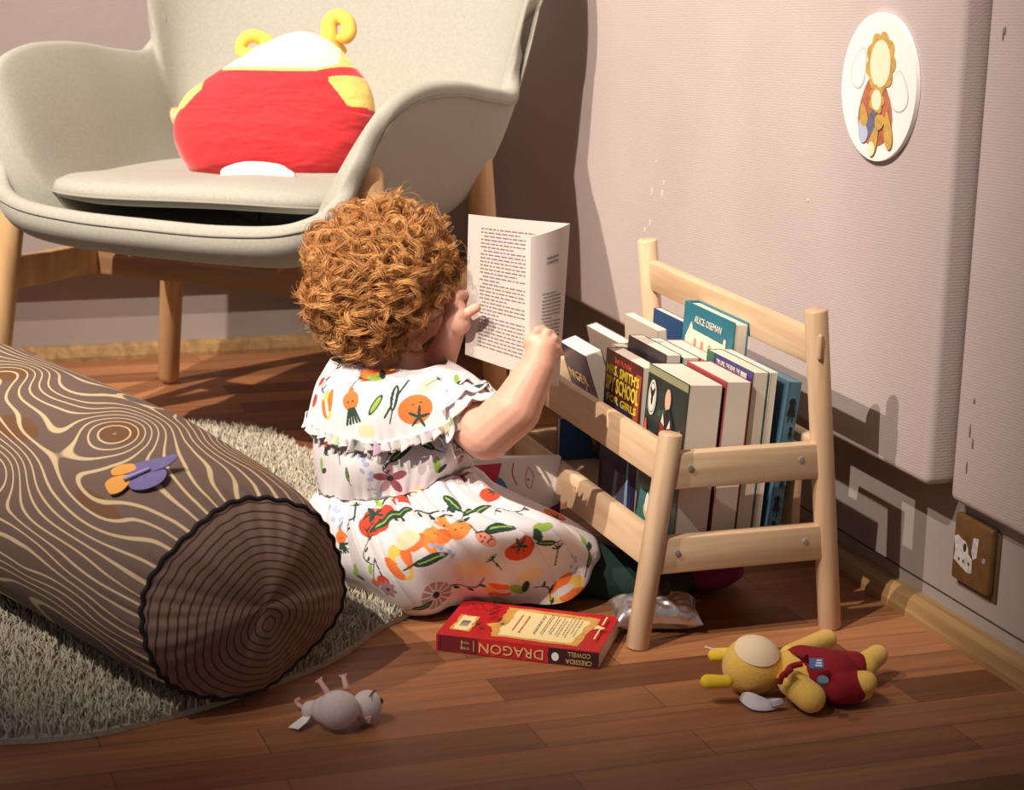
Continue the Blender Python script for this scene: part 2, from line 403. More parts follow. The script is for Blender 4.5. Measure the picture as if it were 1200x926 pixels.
leaf(A, (.02 * k, -.72 * k), .24 * k, .1 * k, R(70), gold); leaf(A, (.38 * k, -.55 * k), .26 * k, .1 * k, R(105), gold); leaf(A, (.16 * k, -.45 * k), .14 * k, .1 * k, R(20), gold)
A.ell((-.03 * k, -.84 * k), .09 * k, .1 * k, cream)
A.build('drawing', pic)

# wall socket
so = thing('wall_socket', 'old brown wall plate with a torn white sticker, at the right end of the wall', 'socket', (XD, 2.05, .121))
mB = mat('brown_plastic', (112, 80, 48), .35, noise=.3, nscale=60)
def plate(c, s, bev): bm = bmesh.new(); add_box(bm, c, s, bev, seg=3); return bm_mesh(bm)
link('plate', plate((-.0065, 0, 0), (.012, .082, .086), .004), mB, so)
link('box_rim', plate((-.001, -.004, -.006), (.003, .086, .09), .001), mat('brown_edge', (84, 60, 38), .5), so)
st_ = Art(frame((-.0126, 0, 0), (0, -1, 0), (0, 0, 1)))
wst = mat('torn_paper', (206, 200, 196), .8, noise=.4, nscale=200)
st_.poly([(-.038, .012), (-.030, .016), (-.020, .013), (-.012, .012), (-.006, .006), (-.004, -.002), (.004, -.006), (.006, -.024), (-.004, -.026), (-.02, -.022), (-.036, -.017), (-.034, -.004)], wst)
st_.poly([(.004, .022), (.016, .024), (.014, -.001), (.006, -.006), (.002, .004)], wst)
st_.ell((-.013, .004), .0035, .0055, M_black); 
for x_ in (-.026, -.016, -.004): st_.rect(x_, -.016, x_ + .004, -.012, mat('sticker_purple', (84, 66, 74), .8))
st_.build('sticker', so, 'torn white sticker')
mb = MB(); mb.add(tube([(-.0125, -.03, .0), (-.0135, -.03, .0)], .0035, 14)); link('screw', mb.mesh(), M_steel, so)

# ================================================================== RUG
rugc = (.28, 2.72)
rug_ctrl = [F(490, 712), F(445, 741), F(370, 787), F(190, 847), F(0, 874), Vector((-.2, 2.2, 0)), Vector((-.35, 2.7, 0)), Vector((-.15, 3.2, 0)), Vector((.25, 3.36, 0)), F(205, 506), F(300, 511), F(365, 541), Vector((.83, 2.92, 0)), Vector((.85, 2.6, 0))]
rl = catmull([(p[0], p[1], 0) for p in rug_ctrl], 160, True)[:, :2]
def inside(P, poly):
    x, y = P[:, 0], P[:, 1]; c = np.zeros(len(P), bool); n = len(poly); j = n - 1
    for i in range(n):
        xi, yi = poly[i]; xj, yj = poly[j]
        cond = ((yi > y) != (yj > y)) & (x < (xj - xi) * (y - yi) / (yj - yi + 1e-12) + xi); c ^= cond; j = i
    return c
rug = thing('rug', 'pale shaggy rug spreading under the log bolster', 'rug', (rugc[0], rugc[1], 0))
cx_, cy_ = rl.mean(0)
V = []; n = len(rl)
for z in (0.0005, .007): V += [(p[0], p[1], z) for p in rl]
Fc = [(i, (i + 1) % n, n + (i + 1) % n, n + i) for i in range(n)] + [tuple(range(n))[::-1], tuple(range(n, 2 * n))]
mb = MB(); mb.add((V, Fc)); M_rug = mat('rug_wool', (182, 172, 150), .95, noise=.3, nscale=500)
link('backing', mb.mesh(20), M_rug, rug, world=True)
NT = 74000
P = np.stack([rng.uniform(rl[:, 0].min(), rl[:, 0].max(), NT), rng.uniform(rl[:, 1].min(), rl[:, 1].max(), NT)], 1); P = P[inside(P, rl)]
P = P[(P[:, 0] > -.12)]
nt_ = len(P); ang = rng.uniform(0, 2 * PI, nt_); hgt = rng.uniform(.011, .021, nt_); lean = rng.uniform(.002, .012, nt_); wdt = rng.uniform(.0011, .002, nt_)
la = ang + rng.uniform(-1, 1, nt_)
base = np.stack([P[:, 0], P[:, 1], np.full(nt_, .006)], 1); side = np.stack([np.cos(ang), np.sin(ang), np.zeros(nt_)], 1) * wdt[:, None]; side2 = np.stack([-np.sin(ang), np.cos(ang), np.zeros(nt_)], 1) * wdt[:, None]
tip = base + np.stack([np.cos(la) * lean, np.sin(la) * lean, hgt], 1); mid = base + np.stack([np.cos(la) * lean * .35, np.sin(la) * lean * .35, hgt * .6], 1)
VV = np.stack([base + side, base - side * .5 + side2 * .9, base - side * .5 - side2 * .9, mid + side, mid - side * .5 + side2 * .9, mid - side * .5 - side2 * .9, tip], 1)
o_ = np.arange(nt_)[:, None] * 7
tri = np.concatenate([o_ + np.array(t) for t in ([0, 1, 4], [0, 4, 3], [1, 2, 5], [1, 5, 4], [2, 0, 3], [2, 3, 5], [3, 4, 6], [4, 5, 6], [5, 3, 6])])
me = npmesh(VV.reshape(-1, 3), tri)
cc = np.array(lin((194, 184, 162)))[None] * rng.uniform(.55, 1.1, nt_)[:, None]; set_color(me, 'col', np.repeat(cc, 7, 0))
pl = link('pile', me, mat('rug_tufts', (190, 180, 160), .9, attr='col', sheen=.2), rug, world=True); pl['kind'] = 'stuff'

# ================================================================== LOG BOLSTER
BA = R(112); bax = Vector((math.cos(BA), math.sin(BA), 0)); bs = Vector((bax.y, -bax.x, 0))   # bs = right-hand side seen from the end
bo = thing('bolster', 'long brown bolster cushion printed like a sawn log, lying on the rug', 'bolster', (.462, 2.105, 0))
B0 = Vector((.462, 2.105, .0))
prof = [(0, .131, .113), (.02, .138, .118), (.06, .145, .124), (.12, .149, .130), (.25, .150, .139), (.5, .150, .143), (.8, .148, .143), (1.0, .135, .125), (1.03, .10, .09)]
pl_ = np.array(prof)
NL, NTH = 300, 300
ls = np.linspace(0, 1.03, NL); G = np.zeros((NL, NTH, 3)); fA = np.zeros((NL, NTH)); 
knots = [(.20, R(104), 5.0, .05, .35), (.47, R(100), 4.4, .055, .36), (.33, R(150), 4.0, .07, .22), (.12, R(62), -3.0, .05, .3), (.62, R(140), 3.8, .06, .3), (.75, R(90), 4, .07, .3), (.30, R(64), 3.4, .07, .25), (.5, R(45), -3, .08, .3)]
for i, l in enumerate(ls):
    rh = np.interp(l, pl_[:, 0], pl_[:, 1]); rv = np.interp(l, pl_[:, 0], pl_[:, 2]); zc = .016 + rv * 1.0
    for k in range(NTH):
        th = 2 * PI * k / NTH - PI / 2; nse = mnoise.noise(Vector((l * 5, math.cos(th) * 1.2, math.sin(th) * 1.2)))
        pk = .0014 * math.sin(th * 34 + 3 * nse) * math.exp(-l / .03)       # puckers by the end seam
        rr = 1 + .018 * nse + pk / .12
        z = zc + rv * math.sin(th) * rr
        p = B0 + bax * (l + .006 * math.sin(5 * th) * max(0, 1 - l / .08)) + bs * rh * math.cos(th) * rr * (1.02 - .02 * math.sin(th)); 
        G[i, k] = (p.x, p.y, max(z, .017 + .01 * (1 + math.sin(th))))
        n1 = mnoise.noise(Vector((l * 3.2 + 5, math.cos(th) * 1.5, math.sin(th) * 1.5))); n2 = mnoise.noise(Vector((l * 9, math.cos(th) * 4, math.sin(th) * 4 + 9)))
        f = th / (2 * PI) * 46 + 3.2 * n1 + .7 * n2
        for (kl, kt, amp, sl, stt) in knots:
            dt = (th - kt + PI) % (2 * PI) - PI; f += amp * math.exp(-((l - kl) / sl) ** 2 - (dt / stt) ** 2)
        fA[i, k] = f
GB = G.copy()
V, Fc = vgrid(G, True); me = npmesh(V, Fc); at_ = me.attributes.new('f', 'FLOAT', 'POINT')
# the wrap seam lies underneath
at_.data.foreach_set('value', fA.ravel().astype(np.float32))
pt = me.attributes.new('patch', 'FLOAT', 'POINT')
pv = np.zeros((NL, NTH))
TH = 2 * PI * np.arange(NTH) / NTH - PI / 2
for (kl, kt, sl, stt) in [(.20, R(104), .035, .17), (.47, R(100), .03, .16), (.34, R(128), .05, .12), (.08, R(62), .03, .14), (.60, R(120), .04, .2), (.12, R(140), .05, .08)]:
    pv = np.maximum(pv, np.exp(-((ls[:, None] - kl) / sl) ** 2 - (((TH[None] - kt + PI) % (2 * PI) - PI) / stt) ** 2))
pt.data.foreach_set('value', pv.ravel().astype(np.float32))
def ring_mat(name, base, linec, period, lo, patch=None):
    M = bpy.data.materials.new(name); M.use_nodes = True; nt = M.node_tree; N = nt.nodes; L = nt.links; b = N['Principled BSDF']; b.inputs['Roughness'].default_value = .8
    a = N.new('ShaderNodeAttribute'); a.attribute_name = 'f'
    fr = N.new('ShaderNodeMath'); fr.operation = 'FRACT'; L.new(a.outputs['Fac'], fr.inputs[0])
    s1 = N.new('ShaderNodeMath'); s1.operation = 'SUBTRACT'; L.new(fr.outputs[0], s1.inputs[0]); s1.inputs[1].default_value = .5
    ab = N.new('ShaderNodeMath'); ab.operation = 'ABSOLUTE'; L.new(s1.outputs[0], ab.inputs[0])
    mr = N.new('ShaderNodeMapRange'); mr.inputs['From Min'].default_value = lo; mr.inputs['From Max'].default_value = lo + .05; mr.inputs['To Min'].default_value = 1; mr.inputs['To Max'].default_value = 0; L.new(ab.outputs[0], mr.inputs[0])
    mx = N.new('ShaderNodeMix'); mx.data_type = 'RGBA'; mx.inputs[6].default_value = lin(base) + (1,); mx.inputs[7].default_value = lin(linec) + (1,); L.new(mr.outputs[0], mx.inputs[0])
    if patch:
        p = N.new('ShaderNodeAttribute'); p.attribute_name = 'patch'; pr = N.new('ShaderNodeMapRange'); pr.inputs['From Min'].default_value = .35; pr.inputs['From Max'].default_value = .5; L.new(p.outputs['Fac'], pr.inputs[0])
        m2 = N.new('ShaderNodeMix'); m2.data_type = 'RGBA'; m2.inputs[6].default_value = lin(base) + (1,); m2.inputs[7].default_value = lin(patch) + (1,); L.new(pr.outputs[0], m2.inputs[0]); L.new(m2.outputs[2], mx.inputs[6])
    L.new(mx.outputs[2], b.inputs['Base Color'])
    tc = N.new('ShaderNodeTexCoord'); n = N.new('ShaderNodeTexNoise'); n.inputs['Scale'].default_value = 45; L.new(tc.outputs['Object'], n.inputs[0])
    bp = N.new('ShaderNodeBump'); bp.inputs['Strength'].default_value = .15; bp.inputs['Distance'].default_value = .003; L.new(n.outputs[0], bp.inputs['Height']); L.new(bp.outputs[0], b.inputs['Normal'])
    return M
link('bark_cover', me, ring_mat('bark_print', (108, 86, 76), (206, 182, 142), 1, .075, (112, 74, 46)), bo, world=True)
# sawn end
NR = 90; G = np.zeros((NR, NTH, 3)); fE = np.zeros((NR, NTH))
for i in range(NR):
    s = i / (NR - 1)
    for k in range(NTH):
        th = 2 * PI * k / NTH; e0 = G0 = None
        rh, rv = .131, .113; nse = mnoise.noise(Vector((0, math.cos(th) * 1.2, math.sin(th) * 1.2)))
        rr = 1 + .018 * nse + .0014 * math.sin(th * 34 + 3 * nse) / .12 * s ** 12
        z1 = max(.016 + rv + rv * math.sin(th) * rr, .017 + .01 * (1 + math.sin(th))); u1 = rh * math.cos(th) * rr * (1.02 - .02 * math.sin(th))
        bul = -.036 * (1 - s ** 2.4) + .0026 * s ** 5 * math.sin(th * 27 + 5 * nse) * (1 - s) * 5
        c0z = .016 + rv
        p = B0 + bax * (bul + .006 * math.sin(5 * th) * s) + bs * (u1 * s); G[i, k] = (p.x, p.y, c0z + (z1 - c0z) * s)
        u = rh * s * math.cos(th) - .006; v = rv * s * math.sin(th) + .022; r = math.hypot(u, v); a = math.atan2(v, u)
        fE[i, k] = r / .0088 + .7 * mnoise.noise(Vector((math.cos(a) * .9 + 3, math.sin(a) * .9, r * 10))) * min(1, r / .03) + .5 + .05 * math.sin(a * 16 + r * 30) * max(0, (r - .06) / .06)
V, Fc = vgrid(G, True); me = npmesh(V, Fc); at_ = me.attributes.new('f', 'FLOAT', 'POINT'); at_.data.foreach_set('value', fE.ravel().astype(np.float32))
me.flip_normals(); link('end_disc', me, ring_mat('ring_print', (132, 106, 92), (66, 48, 42), 1, .08), bo, world=True, label='brown end disc printed with dark growth rings')
mb = MB(); mb.add(tube([Vector(p) for p in G[-1]] + [Vector(G[-1, 0])], .0028, 8, cap=False)); link('piping', mb.mesh(), mat('dark_piping', (26, 20, 22), .8), bo, world=True, label='dark piping around the end')
# far end cap
c_ = G.mean((0, 1)); 
# felt butterfly resting on the bolster
bf = thing('butterfly_decoration', 'small lilac and orange felt butterfly sitting on top of the log bolster', 'decoration', Wd(165, 566, 2.45))
lil = mat('lilac_felt', (122, 112, 162), .9, noise=.2, nscale=200); lil2 = mat('lilac_felt_light', (168, 160, 196), .9); org = mat('orange_felt', (226, 160, 78), .9); 
_gv = GB.reshape(-1, 3) - np.array(CAMLOC); _gz = _gv @ RW[:, 2]; _gx = _gv @ RW[:, 0] / _gz * FPX + 600; _gy = _gv @ RW[:, 1] / _gz * FPX + 463
def on_bolster(px, py, lift=.002):
    d = (_gx - px) ** 2 + (_gy - py) ** 2; idx = np.where(d < 9)[0]; j = idx[np.argmin(_gz[idx])]
    return Wd(px, py, _gz[j]) + Vector((-.15, -.45, .88)) * lift
def wing(pts, thick, m_, name, label=None):
    P_ = catmull([tuple(on_bolster(*p)) for p in pts], 40, True); c = P_.mean(0) + np.array([-.15, -.45, .88]) * .001; up = np.array([-.15, -.45, .88]) * thick
    V = [tuple(p) for p in P_] + [tuple(p + up) for p in P_] + [tuple(c), tuple(c + up * 1.4)]; n = 40
    Fc = [(i, (i + 1) % n, n + (i + 1) % n, n + i) for i in range(n)] + [((i + 1) % n, i, 2 * n) for i in range(n)] + [(n + i, n + (i + 1) % n, 2 * n + 1) for i in range(n)]
    mb = MB(); mb.add((V, Fc)); return link(name, mb.mesh(30), m_, bf, world=True, label=label)
wing([(150, 553, .006), (170, 549, .010), (190, 548, .014), (208, 547, .018), (205, 552, .014), (190, 556, .008), (165, 560, .004), (150, 560, .004)], .0015, lil, 'upper_wing')
wing([(150, 566, .003), (165, 557, .004), (185, 554, .006), (196, 560, .008), (190, 570, .006), (172, 577, .004), (155, 576, .003)], .0015, lil, 'lower_wing')
wing([(131, 557, .006), (140, 551, .006), (156, 550, .007), (160, 556, .006), (148, 560, .005), (134, 562, .005)], .0015, org, 'orange_wing_tip')
wing([(126, 578, .004), (124, 570, .004), (134, 563, .004), (152, 561, .004), (152, 570, .004), (142, 580, .004), (131, 583, .004)], .0015, org, 'orange_wing_tip')
mb = MB(); mb.add(caps(on_bolster(147, 568, .009), on_bolster(175, 557, .010), .0022, .0018, 10)); link('body', mb.mesh(), lil2, bf, world=True)

# ================================================================== ARMCHAIR
CO = Vector((.757, 3.264, 0)); CR = R(-43)
ch = thing('armchair', 'grey upholstered shell armchair on round wooden legs in the corner', 'armchair', CO, (0, 0, CR))
def CL(x, y, z): return MW[ch] @ Vector((x, y, z))
# rim control: (x,y,z) from the middle of the front edge round by the right arm, over the back, to the left arm
half = [(0, -.345, .400), (.13, -.345, .402), (.235, -.338, .415), (.285, -.318, .455), (.312, -.300, .515), (.330, -.262, .585), (.338, -.17, .612), (.340, -.04, .610), (.345, .09, .592), (.343, .175, .585), (.352, .20, .640), (.366, .205, .73), (.368, .24, .82), (.335, .300, .875), (.22, .375, .895), (0, .395, .90)]
lefth = [(-x * 1.0, y, z + (.022 if .0 < abs(x) and z > .5 and z < .62 else 0)) for (x, y, z) in half[1:-1]][::-1]
NU = 240
rim = catmull(half + lefth, NU, True)
G = []
baseC = np.array([0, -.03, .362])
for i in range(NU):
    p = rim[i]; ph = math.atan2(p[1] - baseC[1], p[0])
    # base ellipse edge
    q = np.array([.20 * math.cos(ph), -.03 + .205 * math.sin(ph), .366 + .006]); 
    hh = p[2] - .366
    sd_f = max(0, min(1, (p[2] - .42) / .12)); k1 = np.array([p[0] * (.93 - .22 * sd_f), (p[1] - baseC[1]) * .93 + baseC[1], .372 + min(hh, .1) * .02]); 
    backness = max(0, min(1, (p[1] - .12) / .2))
    k1 = k1 * (1 - backness) + backness * np.array([p[0] * .92, .275, .40])
    k2 = p - np.array([p[0] * (.03 + .20 * sd_f * (1 - max(0, min(1, (p[1] - .12) / .2)))), 0.0, hh * .45]); 
    if backness > 0: k2 = k2 - np.array([0, .05 * backness, 0])
    row = []
    for t in np.linspace(0, 1, 34):
        row.append((1 - t) ** 3 * q + 3 * (1 - t) ** 2 * t * k1 + 3 * (1 - t) * t * t * k2 + t ** 3 * p)
    G.append([baseC * (1 - s) + q * s for s in (0.02, .4, .7)] + row)
G = np.array(G).transpose(1, 0, 2)      # rows from centre to rim
for j in range(3, G.shape[0] - 1):
    g_ = G[j].copy()
    for _ in range(int(110 * (1 - (j / (G.shape[0] - 1)) ** 3))): g_ = .25 * np.roll(g_, 1, 0) + .5 * g_ + .25 * np.roll(g_, -1, 0)
    w_ = np.clip((rim[:, 1] + .12) / .2, 0, 1)[:, None]; w_ = w_ * w_ * (3 - 2 * w_); G[j] = G[j] * (1 - w_) + g_ * w_
# outward offset surface for thickness
def grid_normals(G):
    du = np.roll(G, -1, 1) - np.roll(G, 1, 1); dv = np.gradient(G, axis=0); n = np.cross(du, dv); n /= (np.linalg.norm(n, axis=2, keepdims=True) + 1e-9); return n
Nn = grid_normals(G)
# make the normal point outward (away from the inside of the tub)
cin = np.array([0, -.05, .75]); s_ = np.sign(((G - cin) * Nn).sum(2)); 
if s_[5:].mean() < 0: Nn = -Nn
nr = G.shape[0]; th_ = np.interp(np.arange(nr), [0, 10, nr - 6, nr - 1], [.034, .034, .030, .026])[:, None, None]
Go = G + Nn * th_
edge = []
for s in np.linspace(0, PI, 9)[1:-1]:
    mid_ = (G[-1] + Go[-1]) / 2; rad = (Go[-1] - G[-1]) / 2; tdir = G[-1] - G[-2]; tdir /= np.linalg.norm(tdir, axis=1, keepdims=True)
    edge.append(mid_ - rad * math.cos(s) + tdir * math.sin(s) * .013)
Gf = np.concatenate([G, np.array(edge), Go[::-1]], 0)
V, Fc = vgrid(Gf, True); me = npmesh(V, Fc); bm = bmesh.new(); bm.from_mesh(me); bmesh.ops.holes_fill(bm, edges=[e for e in bm.edges if e.is_boundary], sides=0); bmesh.ops.recalc_face_normals(bm, faces=bm.faces); bm.to_mesh(me); bm.free(); smooth(me)
link('shell', me, M_fab, ch)
# piped seam along the outer rim
mb = MB(); sp = Go[-1] + Nn[-1] * .0012 - (G[-1] - G[-2]) * .2
mb.add(tube([Vector(p) for p in sp] + [Vector(sp[0])], .0022, 6, cap=False)); link('piping', mb.mesh(), mat('fabric_piping', (150, 146, 134), .95), ch)
# seat pad
padc = [(0, -.315), (.16, -.31), (.245, -.25), (.262, -.10), (.25, .08), (.19, .19), (0, .22), (-.19, .19), (-.25, .08), (-.262, -.10), (-.245, -.25), (-.16, -.31)]
pr_ = catmull([(x, y, 0) for x, y in padc], 120, True)
lay = []
for (sc_, zz) in [(0.02, .407), (.6, .406), (.9, .407), (.975, .412), (1, .423), (.985, .435), (.93, .443), (.7, .447), (.4, .448), (.02, .448)]:
    lay.append([[p[0] * sc_, -.04 + (p[1] + .04) * sc_, zz + .014 * max(0, -p[1] - .12) / .19 * sc_ + .006 * math.sin(p[0] * 9)] for p in pr_])
V, Fc = vgrid(np.array(lay), True); me = npmesh(V, Fc); bm = bmesh.new(); bm.from_mesh(me); bmesh.ops.holes_fill(bm, edges=[e for e in bm.edges if e.is_boundary], sides=0); bmesh.ops.recalc_face_normals(bm, faces=bm.faces); bm.to_mesh(me); bm.free(); smooth(me)
pad = link('seat_pad', me, M_fab, ch)
padseam = [Vector((p[0] * 1.002, -.04 + (p[1] + .04) * 1.002, .420 + .014 * max(0, -p[1] - .12) / .19 + .006 * math.sin(p[0] * 9))) for p in pr_]
mb = MB(); mb.add(tube(padseam + [padseam[0]], .0016, 6, cap=False)); link('pad_piping', mb.mesh(), mat('fabric_piping', (150, 146, 134), .95), pad)
for sx, sy in ((1, 1), (1, -1), (-1, 1), (-1, -1)):
    foot = (sx * .335, sy * .212, .0); top = (sx * (.296 if sy < 0 else .290), sy * (.19 if sy < 0 else .185), .512)
    if sx > 0 and sy < 0: foot = (.345, -.262, 0); top = (.310, -.250, .505)
    if sx < 0 and sy < 0: foot = (-.395, -.235, 0); top = (-.335, -.215, .5)
    mb = MB(); mb.add(leg(foot, top, .0195, .0235, 28, .014)); link('leg', mb.mesh(), M_beech, ch)
for s in (-1, 1):
    p0 = Vector((.322 if s > 0 else -.366, -.214, .27)); p1 = Vector((s * .315, .205, .27)); d = p1 - p0
    link('side_rail', box_mesh((p0 + p1) / 2, (.02, d.length, .052), .002, Matrix.Rotation(math.atan2(-d.x, d.y), 4, 'Z')), M_beech, ch)
link('cross_beam', box_mesh((-.010, .0, .27), (.650, .022, .056), .002), M_beechX, ch)
link('underframe_block', box_mesh((0, 0, .315), (.16, .22, .036), .004), M_beechX, ch)
# burnt mark on the leg
# ================================================================== ROUND CUSHION ON THE CHAIR
cb = MW[ch] @ Vector((-.02, -.04, .452))
cu = thing('cushion', 'round red and cream soft cushion with yellow rolled loops, propped in the armchair', 'cushion', cb)
fwd = Vector((-.36, -.90, 0)).normalized(); sd = Vector((.93, -.36, 0)).normalized(); up_ = (Vector((0, 0, 1)) - fwd * .28).normalized(); nrm = sd.cross(up_)
if nrm.dot(fwd) < 0: nrm = -nrm
CC = Wd(318, 135, 3.32)
def cpt(u, v, d=0): return CC + sd * u + up_ * v + nrm * d
KC = 3.32 / FPX
def pxo(lst): return [((x - 318) * KC, (135 - y) * KC * 1.06, 0) for x, y in lst]
GU, GV = 400, 300
red = np.array(lin((206, 44, 50))); crm = np.array(lin((244, 232, 200))); yel = np.array(lin((240, 202, 110)))
Gc = np.zeros((GV, GU, 3)); colr = np.zeros((GV, GU, 3))
outline = catmull(pxo([(350, 42), (385, 52), (408, 72), (432, 100), (440, 135), (432, 175), (405, 206), (350, 217), (290, 217), (235, 206), (209, 175), (205, 145), (216, 118), (245, 95), (275, 76), (305, 57)]), GU, True)
for j in range(GV):
    ph = PI * j / (GV - 1); s = math.sin(ph) ** .72; dz = math.cos(ph)
    for i in range(GU):
        o2 = outline[i] * s; d = .078 * dz * (1 + (.14 if o2[1] < 0 else -.1))
        if dz > 0: d += .0030 * mnoise.noise(Vector((o2[0] * 14, o2[1] * 50, 3))) + .0012 * mnoise.noise(Vector((o2[0] * 50, o2[1] * 160, 7)))
        Gc[j, i] = cpt(o2[0], o2[1], d)
        x = o2[0] / KC + 318; y = 135 - o2[1] / KC / 1.06
        c = red
        top = 91 + 2.5 * math.sin((x - 262) / 40) if x < 372 else 200
        if x < 372 and y < top and y > 0: c = crm if y < top - 4 else yel
        if x < 262: c = red if y > 93 + (262 - x) * .62 - 8 and x > 240 else (yel if (y < 93 + (262 - x) * .95 and x < 246) else red)
        if x >= 372:
            e1 = 92 - 10 * math.sin(min(1, (x - 372) / 60) * PI * .62); e2 = e1 + 11
            if y < e1: c = crm if x < 398 and y < e1 - 3 and (x - 372) * .9 < y - 34 else yel
            elif y < e2: c = red
            elif (x - 385) > (y - e2) * .75 and x > 388 and y < 128: c = yel
        if dz < -.2 and y < 85: c = yel
        colr[j, i] = c
V, Fc = vgrid(Gc, True); me = npmesh(V, Fc); set_color(me, 'col', colr.reshape(-1, 3)); 
bm = bmesh.new(); bm.from_mesh(me); bmesh.ops.remove_doubles(bm, verts=bm.verts, dist=1e-5); bmesh.ops.recalc_face_normals(bm, faces=bm.faces); bm.to_mesh(me); bm.free(); smooth(me)
link('body', me, mat('cushion_plush', (200, 60, 60), .9, attr='col', bump=.3, bscale=120, sheen=.3), cu, world=True)
M_yel = mat('yellow_plush', (238, 190, 84), .9, bump=.3, bscale=700, sheen=.2)
def loop(pts, r, nm='loop'):
    P_ = catmull([tuple(cpt(*p)) for p in pts], 44); rr = [r * (1 - .25 * k / 43) for k in range(44)]; rr[-1] = r * .4; rr[-2] = r * .65
    mb = MB(); mb.add(tube([Vector(p) for p in P_], rr, 16)); return link(nm, mb.mesh(), M_yel, cu, world=True, label='yellow rolled loop')
def ip(px, py, d=.0):    # photo position -> cushion plane coordinates
    # ray meets cushion plane
    dd = Vector(RW @ np.array([px - 600., py - 463., FPX])); t = (CC - CAMLOC).dot(nrm) / dd.dot(nrm); q = CAMLOC + dd * t - CC
    return (q.dot(sd), q.dot(up_), d)
loop([ip(316, 64, -.01), ip(316, 55), ip(308, 46), ip(296, 43, .005), ip(285, 49, .005), ip(283, 60, .005), ip(290, 65, .012), ip(299, 62, .014)], .0125)
loop([ip(396, 60, -.02), ip(387, 45), ip(386, 28), ip(394, 20), ip(406, 25, .005), ip(410, 38, .008), ip(405, 46, .012), ip(398, 41, .014)], .0145)
mb = MB(); mb.add(ellip(Wd(302, 206, 3.205), (.060, .022, .022), sd.rotation_difference(Vector((1, 0, 0))).inverted().to_matrix(), fn=lambda p: p * (1 + .08 * mnoise.noise(p * 2.5)))); link('white_patch', mb.mesh(), mat('white_plush', (240, 236, 236), .9, bump=.4, bscale=300), cu, world=True, label='crumpled white cloth patch')

# ================================================================== BOOK RACK
rk = thing('book_rack', 'small pine book rack with slanting round posts full of books', 'book rack', (1.09, 2.41, 0))
yR, yL = 2.155, 2.672
for y in (yR, yL):
    mb = MB(); mb.add(leg((.962, y, 0), (.994, y, .272), .0145, .0145, 28, .002)); link('post', mb.mesh(), M_pine, rk, world=True)
    yb = y + (.012 if y > 2.5 else 0)
    mb = MB(); mb.add(leg((1.229, y - .0, 0), (1.180, y, .416), .0145, .0145, 28, .002)); o = link('post', mb.mesh(), M_pine, rk, world=True)
    s = -1 if y == yR else 1
    for (z, x0, x1) in ((.225, .990, 1.203), (.118, .978, 1.216)):
        bm = bmesh.new(); add_box(bm, ((x0 + x1) / 2, y, z), (x1 - x0, .018, .046), .003); rl_ = link('side_rail', bm_mesh(bm), M_pineX, rk, world=True)
        for x_ in (x0 + .028, x1 - .035):
            mb = MB(); mb.add(tube([(x_, y + s * .0085, z + .004), (x_, y + s * .0105, z + .004)], .0036, 16)); mb.add(tube([(x_, y + s * .0104, z + .004), (x_, y + s * .0108, z + .004)], .0018, 6)); link('screw', mb.mesh(), M_steel, rl_, world=True)
yc = (yR + yL) / 2; wR = yL - yR - .026
def rail(nm, x, z, h, tilt=0, t=.017, ext=0):
    return link(nm, box_mesh((x, yc, z), (t, wR + ext, h), .004, Matrix.Rotation(R(tilt), 4, 'Y')), M_pineY, rk, world=True)
rail('front_rail', 1.002, .2245, .048, 6, ext=.014); rail('front_rail', .986, .118, .048, 6, ext=.014)
rail('back_rail', 1.189, .365, .044, -7, ext=.012); 
rail('back_rail', 1.205, .225, .046, -7); 
link('shelf_board', box_mesh((1.10, yc, .093), (.20, wR, .009), .002), M_pineY, rk, world=True)
link('back_slat', box_mesh((1.195, 2.215, .165), (.012, .03, .14), .002), M_pine, rk, world=True)
# post hook on the back right post
p = onplane(961, 408, 1, yR - .0145); mb = MB(); mb.add(caps((p.x, yR - .0145, p.z + .014), (p.x, yR - .0145, p.z - .012), .0032, .0032, 10)); link('dowel_plug', mb.mesh(), M_pine, rk, world=True)

# ================================================================== BOOKS
SH = .0985  # top of shelf
def book(label, loc, size, cover, lean=0, yaw=0, roll=0, spine=None, inset=.002, hard=False, group='books standing in the rack', mtx=None, name='book', pages=None, category='book'):
    t, w_, h_ = size
    if mtx is None:
        mtx = Matrix.Translation(Vector(loc)) @ Euler((R(roll), R(lean), R(yaw))).to_matrix().to_4x4()
    o = thing(name, label, category, group=group, mtx=mtx)
    ct = .0022 if hard else .0009; ins = .003 if hard else 0.0006
    bm = bmesh.new()
    add_box(bm, (-t / 2 + ct / 2, 0, h_ / 2), (ct, w_, h_), ct * .3, seg=1); add_box(bm, (t / 2 - ct / 2, 0, h_ / 2), (ct, w_, h_), ct * .3, seg=1)
    add_box(bm, (0, w_ / 2 - ct / 2, h_ / 2), (t, ct, h_), ct * .3, seg=1)
    link('cover', bm_mesh(bm, ang=20), cover, o)
    bm = bmesh.new(); add_box(bm, (0, -ins / 2 - .0002, h_ / 2), (t - 2 * ct - .0001, w_ - ct - ins - .0004, h_ - 2 * ins), .0004, seg=1)
    link('pages', bm_mesh(bm, ang=20), pages or M_page, o)
    return o
def cv(name, rgb, **k): return mat('cover_' + name, rgb, .35, **k)
def front(o, t, w_, h_): return frame((-t / 2, 0, h_ / 2), (0, -1, 0), (0, 0, 1))
T = .0
